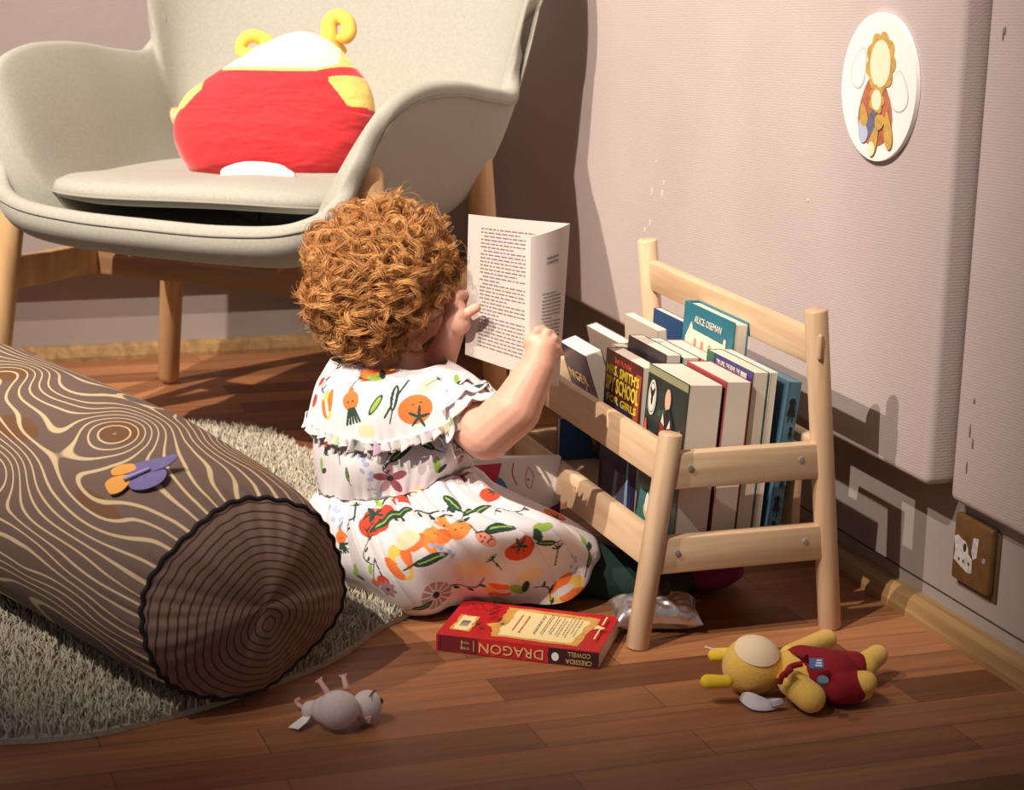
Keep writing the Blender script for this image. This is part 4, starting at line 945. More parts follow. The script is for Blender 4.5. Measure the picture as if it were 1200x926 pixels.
def motif(kind, a, b, C_):
    if kind == 'tomato':
        put(C_, sd_ell(a, b, 0, 0, 1, .88) < 0, c_rd if C_ is not None else 0)
        for k in range(5):
            an = R(90 + 72 * k); put(C_, (sd_ell(a, b, .1 + .28 * math.cos(an), .45 + .28 * math.sin(an), .34, .10, an) < 0), c_dg)
        for x in (-.25, .15): put(C_, sd_ell(a, b, x, -.15, .08, .05) < 0, c_bk)
    elif kind == 'orange':
        put(C_, sd_ell(a, b, 0, 0, 1, .8) < 0, c_or)
        for k in range(5):
            an = R(72 * k); put(C_, (sd_ell(a, b, .1 + .3 * math.cos(an), -.45 + .3 * math.sin(an), .36, .09, an) < 0), c_dg)
        for x in (-.05, .4): put(C_, sd_ell(a, b, x, .3, .09, .04) < 0, c_bk)
    elif kind == 'carrot':
        put(C_, (sd_ell(a, b, 0, 0, .55, .62) < 0) | (sd_ell(a, b, 0, .5, .2, .45) < 0), c_or)
        for k in range(5): put(C_, sd_seg(a, b, ((k - 2) * .09, -.5), ((k - 2) * .24, -1.35)) < .085, c_dg)
        for x in (-.2, .12): put(C_, sd_ell(a, b, x, -.05, .09, .05) < 0, c_bk)
        put(C_, sd_seg(a, b, (0, .9), (.25, 1.3)) < .04, c_dg)
    elif kind == 'leaf':
        put(C_, sd_ell(a, b, 0, 0, .3, 1) < 0, c_dg); put(C_, sd_seg(a, b, (0, -.7), (0, .7)) < .05, c_lg); put(C_, sd_seg(a, b, (0, -1), (.1, -1.6)) < .05, c_dg)
    elif kind == 'sprig':
        put(C_, sd_seg(a, b, (.9, 1.2), (-.2, -1)) < .06, c_dg); put(C_, sd_ell(a, b, .25, .1, .22, .75, R(-5)) < 0, c_dg); put(C_, sd_ell(a, b, .25, .1, .05, .6, R(-5)) < 0, c_wh)
        put(C_, sd_ell(a, b, -.75, -.35, .2, .65, R(-30)) < 0, c_dg); put(C_, sd_ell(a, b, -.75, -.35, .12, .5, R(-30)) < 0, c_lg); put(C_, sd_seg(a, b, (.2, -.6), (.1, -1.3)) < .04, c_dg)
    elif kind == 'lime':
        put(C_, sd_ell(a, b, 0, 0, .38, 1) < 0, c_lg); put(C_, sd_ell(a, b, .6, -.5, .3, .7, R(-50)) < 0, c_dg)
    elif kind == 'flower':
        for k in range(7):
            an = 2 * PI * k / 7; put(C_, sd_ell(a, b, .55 * math.cos(an), .55 * math.sin(an), .46, .27, an) < 0, c_mv)
        put(C_, sd_ell(a, b, 0, 0, .2, .2) < 0, c_bk)
    elif kind == 'flower2':
        for k in range(5):
            an = 2 * PI * k / 5 + .4; put(C_, sd_ell(a, b, .55 * math.cos(an), .55 * math.sin(an), .5, .24, an) < 0, c_mv if k % 2 else c_dm * 1.6)
        put(C_, sd_ell(a, b, 0, 0, .22, .18) < 0, c_bk)
    elif kind == 'daisy':
        put(C_, np.hypot(a, b) < 1, c_mv); 
        for k in range(12):
            an = 2 * PI * k / 12; put(C_, sd_seg(a, b, (.3 * math.cos(an), .3 * math.sin(an)), (math.cos(an), math.sin(an))) < .05, c_wh * .9)
        put(C_, np.hypot(a, b) < .25, c_bk)
    elif kind == 'onion':
        put(C_, sd_ell(a, b, 0, 0, .5, 1) < 0, c_ye); put(C_, sd_ell(a, b, .45, .2, .3, .75, R(-15)) < 0, c_or); put(C_, sd_ell(a, b, -.4, -.1, .25, .75, R(12)) < 0, c_or)
        put(C_, sd_ell(a, b, 0, -.2, .2, .6) < 0, c_wh * .8)
    elif kind == 'peach':
        put(C_, sd_ell(a, b, 0, 0, 1, .75) < 0, c_or * .9 + c_ye * .2); put(C_, (sd_ell(a, b, -1.6, -.2, .9, .65) < 0), c_or)
        for x in (-.15, .3): put(C_, sd_ell(a, b, x, .1, .09, .05) < 0, c_bk)
        put(C_, sd_ell(a, b, .4, .8, .5, .15, R(20)) < 0, c_dg)
    elif kind == 'yellow':
        put(C_, sd_ell(a, b, 0, 0, 1, .7) < 0, c_ye * .5 + c_wh * .5)
    elif kind == 'blue':
        for k in range(6): put(C_, sd_ell(a, b, .3 * math.sin(k * 2.3), -.9 + k * .36, .24, .17, k) < 0, c_lb)
    elif kind == 'vine':
        put(C_, np.abs(a - .5 * np.sin(b * 2.2)) < .05 * (np.abs(b) < 1.5) , c_dg)
        put(C_, np.where(np.abs(b) < 1.5, np.abs(a - .5 * np.sin(b * 2.2)), 9) < .06, c_dg)
        for k in range(4): put(C_, sd_ell(a, b, .5 * math.sin((k * .7 - 1) * 2.2) + .25, k * .7 - 1, .26, .1, R(30)) < 0, c_dg)
    elif kind == 'stem':
        put(C_, sd_seg(a, b, (0, -1), (.05, .7)) < .06, c_dg)
        for k in range(5): put(C_, sd_seg(a, b, (.05, .6), (.05 + .5 * math.cos(R(30 + 30 * k)), .6 + .45 * math.sin(R(30 + 30 * k)))) < .06, c_dg)
        put(C_, np.hypot(a - .3, b - 1.1) < .1, c_ye); put(C_, np.hypot(a + .3, b - 1.1) < .1, c_ye)
    elif kind == 'cherry':
        put(C_, sd_ell(a, b, .3, -.5, .55, .5) < 0, c_rd); put(C_, sd_ell(a, b, -.5, -.9, .4, .35) < 0, c_or * .8); put(C_, sd_seg(a, b, (.3, -.1), (-.5, 1)) < .06, c_dg); put(C_, sd_seg(a, b, (-.5, -.6), (-.5, 1)) < .05, c_dg); put(C_, sd_ell(a, b, -.8, .1, .2, .4) < 0, c_lg)
    elif kind == 'bug':
        put(C_, sd_ell(a, b, 0, 0, 1, .5, R(-20)) < 0, c_or * .8 + c_wh * .2)
        for k in range(8): put(C_, np.hypot(a - .5 * math.cos(k * 1.9), b - .25 * math.sin(k * 2.7)) < .1, c_dm)
        put(C_, sd_seg(a, b, (-.8, .5), (-1.1, 1)) < .07, c_dg)
def paint(V, N_, motifs, rnd=0, seed=3):
    """print fruit and flower motifs on the cloth, each in the cloth's own tangent plane"""
    C_ = col0(len(V)); camp = np.array(CAMLOC)
    vd = V - camp; zc = vd @ RW[:, 2]; px = vd @ RW[:, 0] / zc * FPX + 600; py = vd @ RW[:, 1] / zc * FPX + 463
    facing = (vd * N_).sum(1) < 0
    def stamp(i, kind, size, rot):
        n = N_[i]; e1 = RW[:, 0] - n * n.dot(RW[:, 0]); e1 /= np.linalg.norm(e1); e2 = np.cross(n, e1); 
        if e2[2] < 0 and abs(n[2]) < .95: e2 = -e2
        d = V - V[i]; m_ = (np.abs(d @ n) < size * 1.2) & (N_ @ n > .2) & ((d * d).sum(1) < (size * 2.2) ** 2); idx = np.where(m_)[0]
        a = d[idx] @ e1 / size; b = d[idx] @ e2 / size; c, s = math.cos(rot), math.sin(rot); sub = C_[idx]; motif(kind, a * c + b * s, -a * s + b * c, sub); C_[idx] = sub
    r_ = np.random.default_rng(seed); kinds = ['leaf', 'tomato', 'lime', 'vine', 'blue', 'carrot', 'yellow', 'flower', 'stem', 'peach']
    back = np.where(~facing)[0]
    for k in range(rnd):
        if len(back): stamp(int(r_.choice(back)), kinds[k % 10], r_.uniform(.010, .018), r_.uniform(0, 6))
    idf = np.where(facing)[0]
    for (x, y, kind, size, rot) in motifs:
        j = idf[np.argmin((px[idf] - x) ** 2 + (py[idf] - y) ** 2)]; stamp(j, kind, size * 1.12 / 930., R(rot))
    return C_
def cloth(name, G, motifs, parent, rnd=30, thick=.0015, seed=3, lbl=None):
    N_ = grid_normals(G); cen = G.mean((0, 1)); 
    if ((G - cen) * N_).sum() < 0: N_ = -N_
    V, Fc = vgrid(G, True); C_ = paint(V, N_.reshape(-1, 3), motifs, rnd, seed); me = npmesh(V, Fc); set_color(me, 'col', C_)
    o = link(name, me, mat('printed_cotton', (230, 225, 225), .85, attr='col', bump=.15, bscale=1400, sheen=.1), parent, world=True, label=lbl)
    sm = o.modifiers.new('solid', 'SOLIDIFY'); sm.thickness = thick; sm.offset = -1
    return o
def ripple(G, fn):
    N_ = grid_normals(G); cen = G.mean((0, 1))
    if ((G - cen) * N_).sum() < 0: N_ = -N_
    nv, nu = G.shape[:2]; v = np.linspace(0, 1, nv)[:, None]; u = np.linspace(0, 1, nu, endpoint=False)[None]
    return G + N_ * fn(v, u)[..., None]
# skirt
def FF_(px, py, z): return F(px, py, z)
sk1 = rp([(366, 600, 2.69), (392, 615, 2.60), (430, 618, 2.555), (495, 605, 2.535), (550, 590, 2.545), (598, 583, 2.62), (540, 562, 2.76), (430, 575, 2.79)])
sk2 = rp([(372, 632, 2.69), (400, 660, 2.60), (455, 668, 2.535), (540, 640, 2.51), (620, 622, 2.53), (662, 608, 2.62), (570, 585, 2.78), (430, 600, 2.80)])
sk3 = [F(388, 655, .02), F(420, 690, .022), F(490, 706, .03), F(575, 688, .045), F(660, 668, .06), Wd(700, 636, 2.64), Wd(600, 600, 2.80), Wd(430, 615, 2.82)]
hem = [F(395, 668, .004), F(430, 700, .004), F(505, 719, .006), F(590, 706, .010), F(668, 702, .022), F(704, 648, .065), Wd(620, 612, 2.80), Wd(440, 630, 2.83)]
G = loft([waist, sk1, sk2, sk3, hem], 330, 560)
def rfn(v, u):
    env = np.minimum(v / .08, 1) * (1 - v * .45) ; base = np.sin(u * 2 * PI * 17 + 2.6 * np.sin(u * 2 * PI * 3) + 1.4 * v); fine = np.sin(u * 2 * PI * 46 + 4 * np.sin(u * 2 * PI * 5))
    big = np.sin(u * 2 * PI * 7 + 1.1 + v * 3.2)
    return env * (.0030 * base * (1 - .5 * v) + .0012 * fine * (1 - v) ** 4) + .012 * v * (1.25 - v) * big + .006 * v * np.sin(u * 2 * PI * 4.0 + 2 * v + 1) + .010 * np.minimum(v / .1, 1) * (1 - v) * (np.abs(np.sin(u * PI * 15 + 2.2 * np.sin(u * 9 + 1) + 1.6 * v)) ** .6 - .6) - .002
G = ripple(G, rfn)
G[..., 2] = np.maximum(G[..., 2], .0035)
MOTS = [(395, 604, 'blue', 16, 20), (440, 610, 'tomato', 20, 30), (416, 600, 'stem', 12, 0), (385, 560, 'tomato', 12, 0), (372, 585, 'lime', 12, 20), (462, 604, 'leaf', 20, -60), (445, 592, 'lime', 9, 40), (497, 600, 'vine', 20, -60),
        (512, 628, 'peach', 15, 0), (537, 622, 'peach', 12, 10), (570, 632, 'bug', 13, 0), (588, 618, 'leaf', 17, -75), (610, 645, 'tomato', 17, 20), (636, 618, 'lime', 13, -60), (652, 650, 'stem', 15, -5), (690, 650, 'leaf', 14, 20), (683, 634, 'lime', 13, 25), (622, 672, 'yellow', 14, 10),
        (445, 673, 'cherry', 15, 0), (470, 660, 'onion', 20, 30), (418, 668, 'lime', 12, 0), (555, 665, 'yellow', 20, 0), (505, 655, 'leaf', 18, -70), (540, 685, 'vine', 18, -70), (510, 697, 'daisy', 17, 0), (494, 712, 'leaf', 12, -60), (586, 692, 'onion', 17, 70), (605, 690, 'lime', 13, 40), (663, 690, 'onion', 22, -60), (645, 700, 'vine', 14, 50), (580, 660, 'stem', 13, 30),
        (478, 632, 'yellow', 13, 30), (518, 645, 'blue', 13, 60), (672, 660, 'blue', 12, 0), (560, 600, 'leaf', 16, -50), (574, 580, 'tomato', 11, -20), (540, 560, 'flower2', 12, 0), (530, 590, 'leaf', 15, 40), (598, 600, 'vine', 14, -50), (400, 630, 'carrot', 12, 10), (640, 636, 'leaf', 12, 70), (430, 640, 'vine', 14, 20), (455, 690, 'flower', 11, 0), (650, 604, 'orange', 13, 0), (625, 604, 'leaf', 9, 90), (475, 585, 'tomato', 11, 0), (489, 573, 'onion', 9, 0)]
skirt = cloth('skirt', G, MOTS, kid, 26)
# bodice
G = loft([bod0, bod1, waist], 200, 460)
G = ripple(G, lambda v, u: .0016 * np.sin(u * 2 * PI * 11 + 3 * v) * v ** 2 + .0008 * np.sin(u * 2 * PI * 33) * v ** 4 + .003 * np.sin(v * 4 + u * 25))
bodm = [(457, 560, 'flower2', 18, 0), (398, 530, 'stem', 13, 10), (408, 556, 'leaf', 8, 10), (378, 545, 'lime', 9, 0), (470, 530, 'leaf', 16, -50), (452, 540, 'vine', 12, 20), (497, 520, 'leaf', 13, 60), (428, 548, 'blue', 15, 20), (383, 520, 'carrot', 9, 0), (512, 545, 'lime', 9, 0), (540, 535, 'flower', 9, 0), (440, 575, 'blue', 8, 60), (520, 522, 'blue', 8, 0)]
cloth('bodice', G, bodm, kid, 16, seed=5)
# cape collar
G = loft([neck, ykm, yke], 220, 560)
G = ripple(G, lambda v, u: .0016 * np.sin(u * 2 * PI * 6 + 2 + 2 * v) + .0012 * v ** 6 * np.sin(u * 2 * PI * 34 + 3 * np.sin(u * 2 * PI * 4)))
ykmot = [(412, 470, 'carrot', 17, 5), (384, 475, 'onion', 16, 10), (457, 468, 'sprig', 19, -5), (487, 480, 'orange', 19, 15), (452, 433, 'peach', 13, 0), (440, 444, 'lime', 11, 60), (502, 452, 'yellow', 11, 30), (507, 448, 'stem', 9, -60), (388, 440, 'vine', 17, -20), (370, 470, 'tomato', 8, 0), (428, 446, 'stem', 8, 60), (535, 445, 'lime', 9, 0), (378, 448, 'tomato', 6, 0), (430, 505, 'yellow', 10, 0), (550, 455, 'orange', 8, 0)]
cloth('cape_collar', G, ykmot, kid, 14, seed=8)
# ruffles: wavy gathered strips
def ruffle(name, path, n, wid, out, waves, amp, nrm_c, seed=1, closed=False):
    Pc = catmull([tuple(p) for p in path], n, closed); tg = np.gradient(Pc, axis=0); tg /= np.linalg.norm(tg, axis=1, keepdims=True)
    on = Pc - np.array(nrm_c); on -= tg * (on * tg).sum(1)[:, None]; on /= np.linalg.norm(on, axis=1, keepdims=True); dn = np.cross(tg, on); dn *= np.sign(-dn[:, 2:3] + 1e-9)
    rr = np.random.default_rng(seed); ph = np.cumsum(rr.uniform(.6, 1.4, n)); ph = ph / ph[-1] * 2 * PI * waves
    k = 9; G = np.zeros((k, n, 3))
    for j in range(k):
        s = j / (k - 1); wv = wid * (1 + .25 * np.sin(ph * .37 + 1)); G[j] = Pc + dn * (wv * (s - .25) * (1 - .25 * s))[:, None] + on * (out * math.sin(s * PI / 2) + amp * s * np.sin(ph + .5 * np.sin(ph * .61)))[:, None] + tg * (amp * 1.5 * s * np.sin(2 * ph + 1.2) * .6)[:, None] + dn * (.0022 * s * np.sin(ph * 1.7))[:, None]
    V, Fc = vgrid(G, closed); me = npmesh(V, Fc); rc = col0(len(V)); hue = [c_ye * .5 + c_wh * .5, c_wh, c_lg * .5 + c_wh * .5, PINK(206, 172, 200), c_wh, c_or, c_wh, c_dg, c_wh]
    seg = (np.interp(np.arange(n), np.arange(n), np.arange(n)) / n * 34).astype(int); rcg = rc.reshape(k, n, 3)
    for i in range(n): 
        q = seg[i]; h = hue[(q * 7 + seed) % 9]; m0 = .9 * max(0, math.sin((i / n * 34 % 1) * PI)) ** .5; rcg[:, i] = rcg[:, i] * (1 - m0) + h * m0 if q % 2 else rcg[:, i]
    set_color(me, 'col', rcg.reshape(-1, 3)); o = link(name, me, MATS['printed_cotton'], kid, world=True); sm = o.modifiers.new('solid', 'SOLIDIFY'); sm.thickness = .001
    return o
ykc = sum((Vector(p) for p in yke), Vector()) / len(yke)
ruffle('collar_frill', [p + (Vector(p) - ykc) * .01 for p in yke], 1200, .0165, .003, 40, .0046, tuple(ykc), 3, True)
# sleeve with gathered frill round the right upper arm
ax = (elR - shR).normalized(); a0 = ax.orthogonal().normalized(); a1 = ax.cross(a0)
def armring(t, r, n=10, sq=1): c = shR.lerp(elR, t); return [c + (a0 * math.cos(2 * PI * i / n) + a1 * math.sin(2 * PI * i / n)) * r for i in range(n)]
G = loft([armring(-.35, .036), armring(0, .043), armring(.4, .044), armring(.75, .039)], 80, 200)
G = ripple(G, lambda v, u: .0022 * np.sin(u * 2 * PI * 18) * v)
cloth('sleeve', G, [(555, 480, 'yellow', 8, 0), (545, 500, 'lime', 7, 0), (530, 500, 'leaf', 8, 30)], kid, 3, seed=2)
def sleeve_frill(t, r, wid, waves, seed):
    c = shR.lerp(elR, t); n = 420; k = 10; G = np.zeros((k, n, 3)); u = np.arange(n) / n; rr = np.random.default_rng(seed); ph = np.cumsum(rr.uniform(.5, 1.5, n)); ph = ph / ph[-1] * 2 * PI * waves
    ci = np.array(c); A0, A1, AX = map(np.array, (a0, a1, ax)); rd_ = A0[None] * np.cos(2 * PI * u)[:, None] + A1[None] * np.sin(2 * PI * u)[:, None]; td = -A0[None] * np.sin(2 * PI * u)[:, None] + A1[None] * np.cos(2 * PI * u)[:, None]
    for j in range(k):
        s = j / (k - 1); G[j] = ci + rd_ * (r + .006 * s + .0045 * s * np.sin(ph))[:, None] + AX[None] * (wid * s + .003 * s * np.sin(ph * .5 + 2))[:, None] + td * (.004 * s * np.cos(ph))[:, None]
    V, Fc = vgrid(G, True); me = npmesh(V, Fc); rc = col0(len(V)).reshape(k, n, 3); hue = [c_ye * .5 + c_wh * .5, c_wh, c_lg, PINK(206, 172, 200), c_wh, c_or, c_wh, c_dg]
    for i in range(n):
        q = int(i / n * 26)
        if q % 2: rc[3:8, i] = hue[(q * 5 + seed) % 8]
    set_color(me, 'col', rc.reshape(-1, 3)); o = link('sleeve_frill', me, MATS['printed_cotton'], kid, world=True); sm = o.modifiers.new('solid', 'SOLIDIFY'); sm.thickness = .001
sleeve_frill(.62, .040, .016, 9, 1); sleeve_frill(.42, .043, .017, 9, 4); sleeve_frill(.2, .042, .016, 10, 2)
# waist seam
mb = MB(); wr_ = catmull([tuple(p) for p in waist], 200, True); mb.add(tube([Vector(p) for p in wr_] + [Vector(wr_[0])], .002, 6, cap=False)); link('waist_seam', mb.mesh(), mat('seam_thread2', (120, 116, 110), .9), kid, world=True)
# trousers and shoes
M_green = mat('green_knit', (22, 52, 46), .9, noise=.25, nscale=300, bump=.3, bscale=800)
T_ = []
T_ += chain([Wd(470, 650, 2.70), Wd(600, 655, 2.70), Wd(690, 668, 2.69), Wd(735, 680, 2.69), Wd(775, 690, 2.69)], [.050, .044, .040, .037, .030])
T_ += chain([Wd(460, 650, 2.74), Wd(600, 640, 2.76), Wd(660, 650, 2.76), Wd(650, 665, 2.72)], [.052, .045, .040, .034])
for i, q in enumerate(T_): pass
me = remesh(T_, .004, 4); link('trousers', me, M_green, kid, world=True)
Sx = [caps(F(765, 696, .028), F(800, 684, .022), .025, .018), caps(F(765, 690, .045), F(765, 700, .02), .024, .018)]
link('shoe', remesh(Sx, .0025, 3), mat('dark_shoe', (24, 24, 28), .6), kid, world=True)

# ================================================================== OPEN BOOK
ob = thing('open_book', 'open paperback held up by the child, text pages facing out', 'book', Wd(600, 420, 2.60))
TL, BL_, TS, BS = Wd(549, 251, 2.625), Wd(545, 415, 2.600), Wd(668, 262, 2.625), Wd(655, 452, 2.585)
def quad_grid(tl, tr, bl, br, nu, nv, bulge=0, off=0):
    G = np.zeros((nv, nu, 3)); n = (tr - tl).cross(bl - tl).normalized()
    if n.dot(CAMLOC - tl) < 0: n = -n
    for j in range(nv):
        for i in range(nu):
            u, v = i / (nu - 1), j / (nv - 1); p = (tl * (1 - u) + tr * u) * (1 - v) + (bl * (1 - u) + br * u) * v
            G[j, i] = p + n * (bulge * math.sin(PI * u) + off)
    return G, n
def slab(G, n, thick):
    G2 = G - np.array(n) * thick; nv, nu = G.shape[:2]; V1, F1 = vgrid(G); V2, F2 = vgrid(G2); o = len(V1); V = np.concatenate([V1, V2]); Fs = [tuple(f) for f in F1] + [tuple(int(i) + o for i in f[::-1]) for f in F2]
    b = [i for i in range(nu)] + [j * nu + nu - 1 for j in range(1, nv)] + [(nv - 1) * nu + i for i in range(nu - 2, -1, -1)] + [j * nu for j in range(nv - 2, 0, -1)]
    for k in range(len(b)): a_, c_ = b[k], b[(k + 1) % len(b)]; Fs.append((a_, c_, c_ + o, a_ + o))
    return V, Fs
G, nL = quad_grid(TL, TS, BL_, BS, 30, 24, -.003, 0)
V, Fs = slab(G, nL, .004); mb = MB(); mb.add((V, Fs)); lp = link('left_page', mb.mesh(30), M_pageface, ob, world=True)
G2, _ = quad_grid(TL, TS, BL_, BS, 30, 24, -.003, -.0043); V, Fs = slab(G2, nL, .0008); mb = MB(); mb.add((V, Fs)); link('back_cover', mb.mesh(30), cv('white', (226, 220, 214)), ob, world=True)
# print on the left page
def page_lines(fnp, rows, u0, u1, v0, v1, skip, seed, h=.0011, cut=None):
    r_ = random.Random(seed); mb = MB()
    for k in range(rows):
        v = v0 + (v1 - v0) * k / (rows - 1); u = u0 + (.03 if k in skip else 0); ue = u1 if k + 1 not in skip else u1 - r_.uniform(.1, .35)
        while u < ue:
            l_ = r_.uniform(.018, .062)
            if u + l_ > ue: l_ = ue - u
            if l_ > .008:
                uu = np.linspace(u, u + l_, 3); top = [fnp(x, v) for x in uu]; dv = (fnp(u, v + .01) - fnp(u, v)).normalized()
                V = [p for p in top] + [p + dv * h for p in top]; mb.add((V, [(0, 1, 4, 3), (1, 2, 5, 4)]))
            u += l_ + .011
    return mb
def fL(u, v):
    p = (TL * (1 - u) + TS * u) * (1 - v) + (BL_ * (1 - u) + BS * u) * v; return p + nL * (-.003 * math.sin(PI * u) + .0004)
me = page_lines(fL, 33, .13, .66, .085, .90, (2, 6, 13, 15, 20, 24), 4, .0017).mesh(); link('print', me, M_ink, lp, world=True)
# the turned pages standing out from the spine towards the reader
TF, BF = Wd(622, 278, 2.560), Wd(619, 452, 2.545)
def fR_(u, v, off=0):   # u 0 at free edge, 1 at spine
    a_ = TF * (1 - u) + TS * u; b_ = BF * (1 - u) + BS * u; p = a_ * (1 - v) + b_ * v
    nR = (TS - TF).cross(BF - TF).normalized(); nR = nR if nR.dot(CAMLOC - TF) > 0 else -nR
    return p + nR * (.009 * math.sin(PI * u ** .8) + off)
G = np.array([[tuple(fR_(u, v)) for u in np.linspace(0, 1, 24)] for v in np.linspace(0, 1, 24)])
nR = (TS - TF).cross(BF - TF).normalized(); nR = nR if nR.dot(CAMLOC - TF) > 0 else -nR
V, Fs = slab(G, nR, .0075); mb = MB(); mb.add((V, Fs)); rpg = link('page_block', mb.mesh(30), M_pageface, ob, world=True)
me = page_lines(lambda u, v: fR_(u, v, .0004), 21, .22, .80, .40, .86, (1, 8, 14), 9, .0016).mesh(); link('print', me, M_ink, rpg, world=True)
mb = page_lines(lambda u, v: fR_(u, v, .0004), 2, .30, .62, .165, .195, (), 3, .003); me = mb.mesh(); link('heading', me, M_ink, rpg, world=True)

# ================================================================== TOYS ON THE FLOOR
# yellow plush doll (plain)
dl = thing('soft_doll', 'yellow soft doll in red dungarees lying on its back on the floor', 'toy', F(930, 805, 0))
def D_(px, py, z): return F(px, py, z)
M_y2 = mat('yellow_fleece', (250, 204, 96), .95, noise=.15, nscale=400, bump=.5, bscale=700, sheen=.3)
body = [ellip(D_(882, 780, .036), (.036, .034, .034)), caps(D_(925, 786, .030), D_(975, 792, .028), .024, .027), caps(D_(925, 768, .030), D_(968, 750, .024), .0125, .0135), caps(D_(928, 800, .030), D_(950, 818, .020), .0165, .0175),
        caps(D_(985, 782, .026), D_(1012, 782, .024), .017, .0165), caps(D_(1012, 780, .026), D_(1028, 768, .030), .015, .013), caps(D_(985, 806, .024), D_(1008, 806, .02), .017, .0165), caps(D_(1006, 802, .02), D_(1014, 800, .03), .016, .014)]
link('body', remesh(body, .0022, 5), M_y2, dl, world=True)
hc = D_(882, 780, .036); vdir = (CAMLOC - hc).normalized(); fdir = (vdir * .55 + Vector((.22, .0, .85))).normalized()
def patch_on(c, r, dirv, rad, lift, m_, name, parent, ry=None, ax1=None):
    a_ = dirv.orthogonal().normalized() if ax1 is None else (Vector(ax1) - dirv * Vector(ax1).dot(dirv)).normalized(); b_ = dirv.cross(a_); V = []; Fc = []; nn, kk = 36, 8
    for j in range(kk + 1):
        for i in range(nn):
            s = j / kk; x = rad * s * math.cos(2 * PI * i / nn); y = (ry or rad) * s * math.sin(2 * PI * i / nn); d = (dirv * math.sqrt(max(1 - (x * x + y * y), .01)) + a_ * x + b_ * y).normalized(); V.append(c + d * (r + lift))
    for j in range(kk):
        for i in range(nn): i2 = (i + 1) % nn; Fc.append((j * nn + i, (j + 1) * nn + i, (j + 1) * nn + i2, j * nn + i2))
    mb = MB(); mb.add((V, Fc)); return link(name, mb.mesh(), m_, parent, world=True)
patch_on(hc, .0345, fdir, .74, .0012, mat('cream_fleece', (246, 222, 184), .95, bump=.3, bscale=700), 'face_patch', dl)
for (p0, p1) in (((858, 766, .04), (838, 768, .036)), ((852, 799, .03), (829, 799, .03))):
    mb = MB(); mb.add(caps(D_(*p0), D_(*p1), .0075, .0085)); link('head_tuft', mb.mesh(), mat('bright_yellow', (232, 196, 40), .9), dl, world=True)
mb = MB(); mb.add(tube([D_(848, 763, .05), D_(836, 761, .052), D_(826, 758, .054)], .001, 6)); link('thread', mb.mesh(), M_white, dl, world=True)
M_red = mat('red_felt', (150, 22, 34), .95, noise=.15, nscale=200, bump=.3, bscale=500)
dun = [caps(D_(940, 783, .032), D_(975, 792, .029), .0272, .0300), caps(D_(982, 782, .027), D_(1000, 782, .025), .0195, .0192), caps(D_(982, 806, .024), D_(998, 806, .022), .0195, .0192)]
link('dungarees', remesh(dun, .002, 4), M_red, dl, world=True)
for q in ([(920, 792, .048), (926, 782, .054), (940, 778, .057)], [(925, 764, .05), (935, 766, .056), (945, 770, .057)], [(914, 800, .038), (917, 792, .048), (928, 784, .055)]):
    mb = MB(); mb.add(tube([Vector(v) for v in catmull([tuple(D_(*v)) for v in q], 10)], .0035, 8)); link('strap', mb.mesh(), M_red, dl, world=True)
tg_c = D_(957, 778, .0585); fxx = Vector((.93, -.33, 0)).normalized(); fyy = (Vector((0, 0, 1)) + Vector((.3, .9, 0)) * 1.4).normalized(); fyy = (fyy - fxx * fyy.dot(fxx)).normalized()
bm = bmesh.new(); add_box(bm, (0, 0, 0), (.0165, .0135, .002), .0005, frame(tg_c, fxx, fyy, 0)); lb = link('label_tag', bm_mesh(bm), mat('blue_tag', (74, 116, 168), .7), dl, world=True, label='small blue fabric tag')
ivt = MW[dl].inverted(); a = Art(ivt @ frame(tg_c, fxx, fyy, .0011))
for i, (x0, x1) in enumerate(((.0, .006), (-.001, .006), (-.002, .006))): a.rect(x0, .003 - i * .0035, x1, .005 - i * .0035, M_white)
a.build('tag_print', lb)
bc = D_(964, 798, .0545); mb = MB(); mb.add(tube([bc - Vector((0, 0, .001)), bc + (Vector((-.1, -.5, .8))) * .003], .0062, 20)); link('button', mb.mesh(), mat('blue_button', (112, 138, 156), .5), dl, world=True, label='round blue button')
wgv = [D_(866, 819, .006), D_(876, 816, .010), D_(892, 822, .010), D_(906, 828, .008), D_(919, 824, .010), D_(914, 829, .004), D_(900, 833, .003), D_(880, 831, .003)]
P_ = catmull([tuple(v) for v in wgv], 40, True); c = P_.mean(0); n = 40
V = [tuple(p) for p in P_] + [tuple(p * .9 + c * .1 + np.array([0, 0, .006])) for p in P_] + [tuple(c), tuple(c + [0, 0, .008])]
Fc = [(i, (i + 1) % n, n + (i + 1) % n, n + i) for i in range(n)] + [((i + 1) % n, i, 2 * n) for i in range(n)] + [(n + i, n + (i + 1) % n, 2 * n + 1) for i in range(n)]
mb = MB(); mb.add((V, Fc)); link('white_flap', mb.mesh(60), mat('white_fleece', (206, 200, 204), .95, bump=.3, bscale=500), dl, world=True, label='pale felt flap')

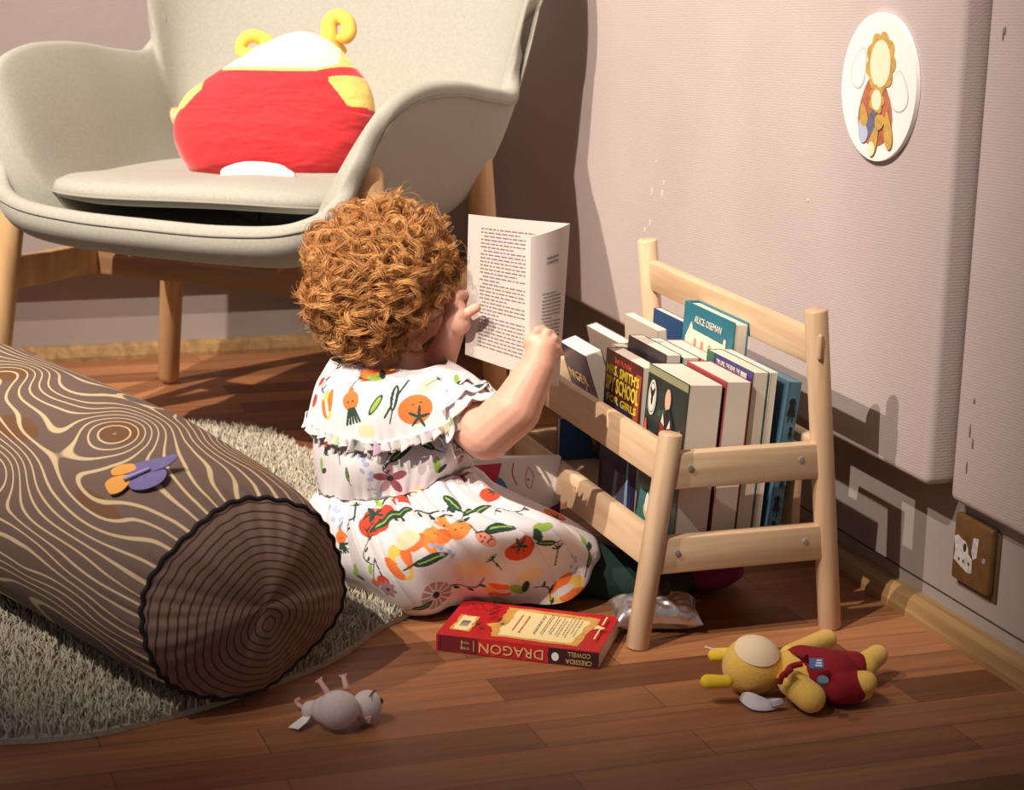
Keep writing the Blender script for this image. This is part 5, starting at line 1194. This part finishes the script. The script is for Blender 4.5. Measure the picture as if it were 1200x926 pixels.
# small white toy mouse on its back
ms = thing('toy_mouse', 'small white soft toy animal lying on its back beside the rug', 'toy', F(405, 842, 0))
M_ms = mat('white_mouse_plush', (222, 206, 202), .9, noise=.1, nscale=300, bump=.4, bscale=800, sheen=.3)
mB_ = [ellip(F(396, 832, .024), (.0235, .021, .0215)), ellip(F(383, 832, .022), (.017, .016, .016)), ellip(F(430, 828, .020), (.0175, .0165, .0185)), caps(F(420, 834, .018), F(428, 836, .012), .007, .006), caps(F(374, 828, .022), F(364, 832, .016), .008, .0105)]
link('body', remesh(mB_, .0015, 4), M_ms, ms, world=True)
M_pk = mat('pink_felt', (206, 160, 154), .9)
def toes(p, q, nm='paw'):
    p = F(*p); q = F(*q); mb = MB(); mb.add(caps(p, q, .0035, .0028, 10)); d = (q - p).normalized(); s = d.cross(Vector((0, 1, 0))).normalized()
    for k_ in (-1, 0, 1): mb.add(caps(q, q + d * .004 + s * k_ * .0035, .0016, .0012, 8))
    link(nm, mb.mesh(), M_pk, ms, world=True, label='pink paw')
toes((384, 812, .036), (376, 800, .046)); toes((406, 806, .04), (403, 795, .048)); toes((422, 838, .014), (430, 842, .012))
mb = MB(); mb.add(ellip(F(445, 822, .026), (.004, .004, .004))); link('nose', mb.mesh(), M_black, ms, world=True, label='black stitched nose')
mb = MB(); mb.add(tube([F(433, 817, .037), F(436, 812, .038), F(440, 809, .036)], .0007, 6)); link('stitched_eye', mb.mesh(), M_black, ms, world=True)
tg = [F(376, 832, .018), F(362, 838, .012), F(354, 846, .007), F(344, 854, .003)]; wv_ = [.003, .004, .007, .0075]
V = []; 
for p, w_ in zip(tg, wv_):
    s = Vector((.55, -.8, .12)).normalized(); V += [p - s * w_, p + s * w_]
V += [v + Vector((0, 0, .0008)) for v in V]
Fc = [(i, i + 1, i + 3, i + 2) for i in (0, 2, 4)] + [(i + 8, i + 10, i + 11, i + 9) for i in (0, 2, 4)] + [(i, i + 2, i + 10, i + 8) for i in (0, 2, 4)] + [(i + 1, i + 9, i + 11, i + 3) for i in (0, 2, 4)] + [(0, 8, 9, 1), (6, 7, 15, 14)]
mb = MB(); mb.add((V, Fc)); link('care_tag', mb.mesh(30), M_white, ms, world=True, label='white care tag')
tl_ = catmull([tuple(v) for v in (F(362, 832, .014), F(352, 828, .010), F(347, 822, .008), F(352, 819, .01))], 14); mb = MB(); mb.add(tube([Vector(v) for v in tl_], .0025, 8)); link('tail', mb.mesh(), M_pk, ms, world=True)

# silver foil pillow shape under the rack
sv = thing('silver_pouch', 'small crumpled silver foil pouch with pointed corners on the floor by the rack post', 'pouch', F(770, 722, 0))
M_sil = mat('silver_foil', (226, 222, 222), .3, metal=.9, bump=.9, bscale=60)
cc_ = F(768, 718, .02); e1 = Vector((.97, -.2, 0)).normalized(); e2 = Vector((.25, .95, .2)).normalized(); e3 = e1.cross(e2); G = []
for j in range(41):
    row = []
    for i in range(61):
        u = i / 30 - 1; v = j / 20 - 1; sx = .052 * u * (1 - .18 * (1 - abs(v)) ** .5 * 0 + .10 * abs(v)); sy = .028 * v * (1 + .25 * abs(u) - .1); 
        h_ = .022 * max(0, (1 - u ** 4) * (1 - v ** 4)) ** .6 + .0022 * mnoise.noise(Vector((u * 4, v * 4, 0))) * (1 - max(abs(u), abs(v)) ** 4) * 1.6
        row.append((sx, sy, h_))
    G.append(row)
G = np.array(G); 
def tf(G, s): return np.array([[tuple(cc_ + e1 * p[0] + e2 * p[1] + e3 * (p[2] * s)) for p in r] for r in G])
V1, F1 = vgrid(tf(G, 1)); V2, F2 = vgrid(tf(G, -.75)); mb = MB(); mb.add((V1, F1)); mb.add((V2, F2)); me = mb.mesh(180); link('pouch', me, M_sil, sv, world=True)
mb = MB()
for q in ([(802, 716, .015), (812, 708, .016), (820, 703, .016)], [(802, 716, .015), (798, 708, .018), (792, 704, .019)]): mb.add(tube([F(*v) for v in q], .0009, 6))
link('cord_ends', mb.mesh(), mat('silver_cord', (160, 156, 152), .5, metal=.6), sv, world=True)
# magenta cushion in the shade of the rack
mc = thing('floor_cushion', 'small magenta soft cushion in the shade under the book rack', 'cushion', F(825, 690, 0))
mb = MB(); mb.add(ellip(F(820, 668, .026), (.062, .048, .0255), fn=lambda p: p * (1 + .06 * mnoise.noise(p * 2)))); link('pad', mb.mesh(), mat('magenta_cloth', (134, 24, 88), .85, noise=.2, nscale=60), mc, world=True)
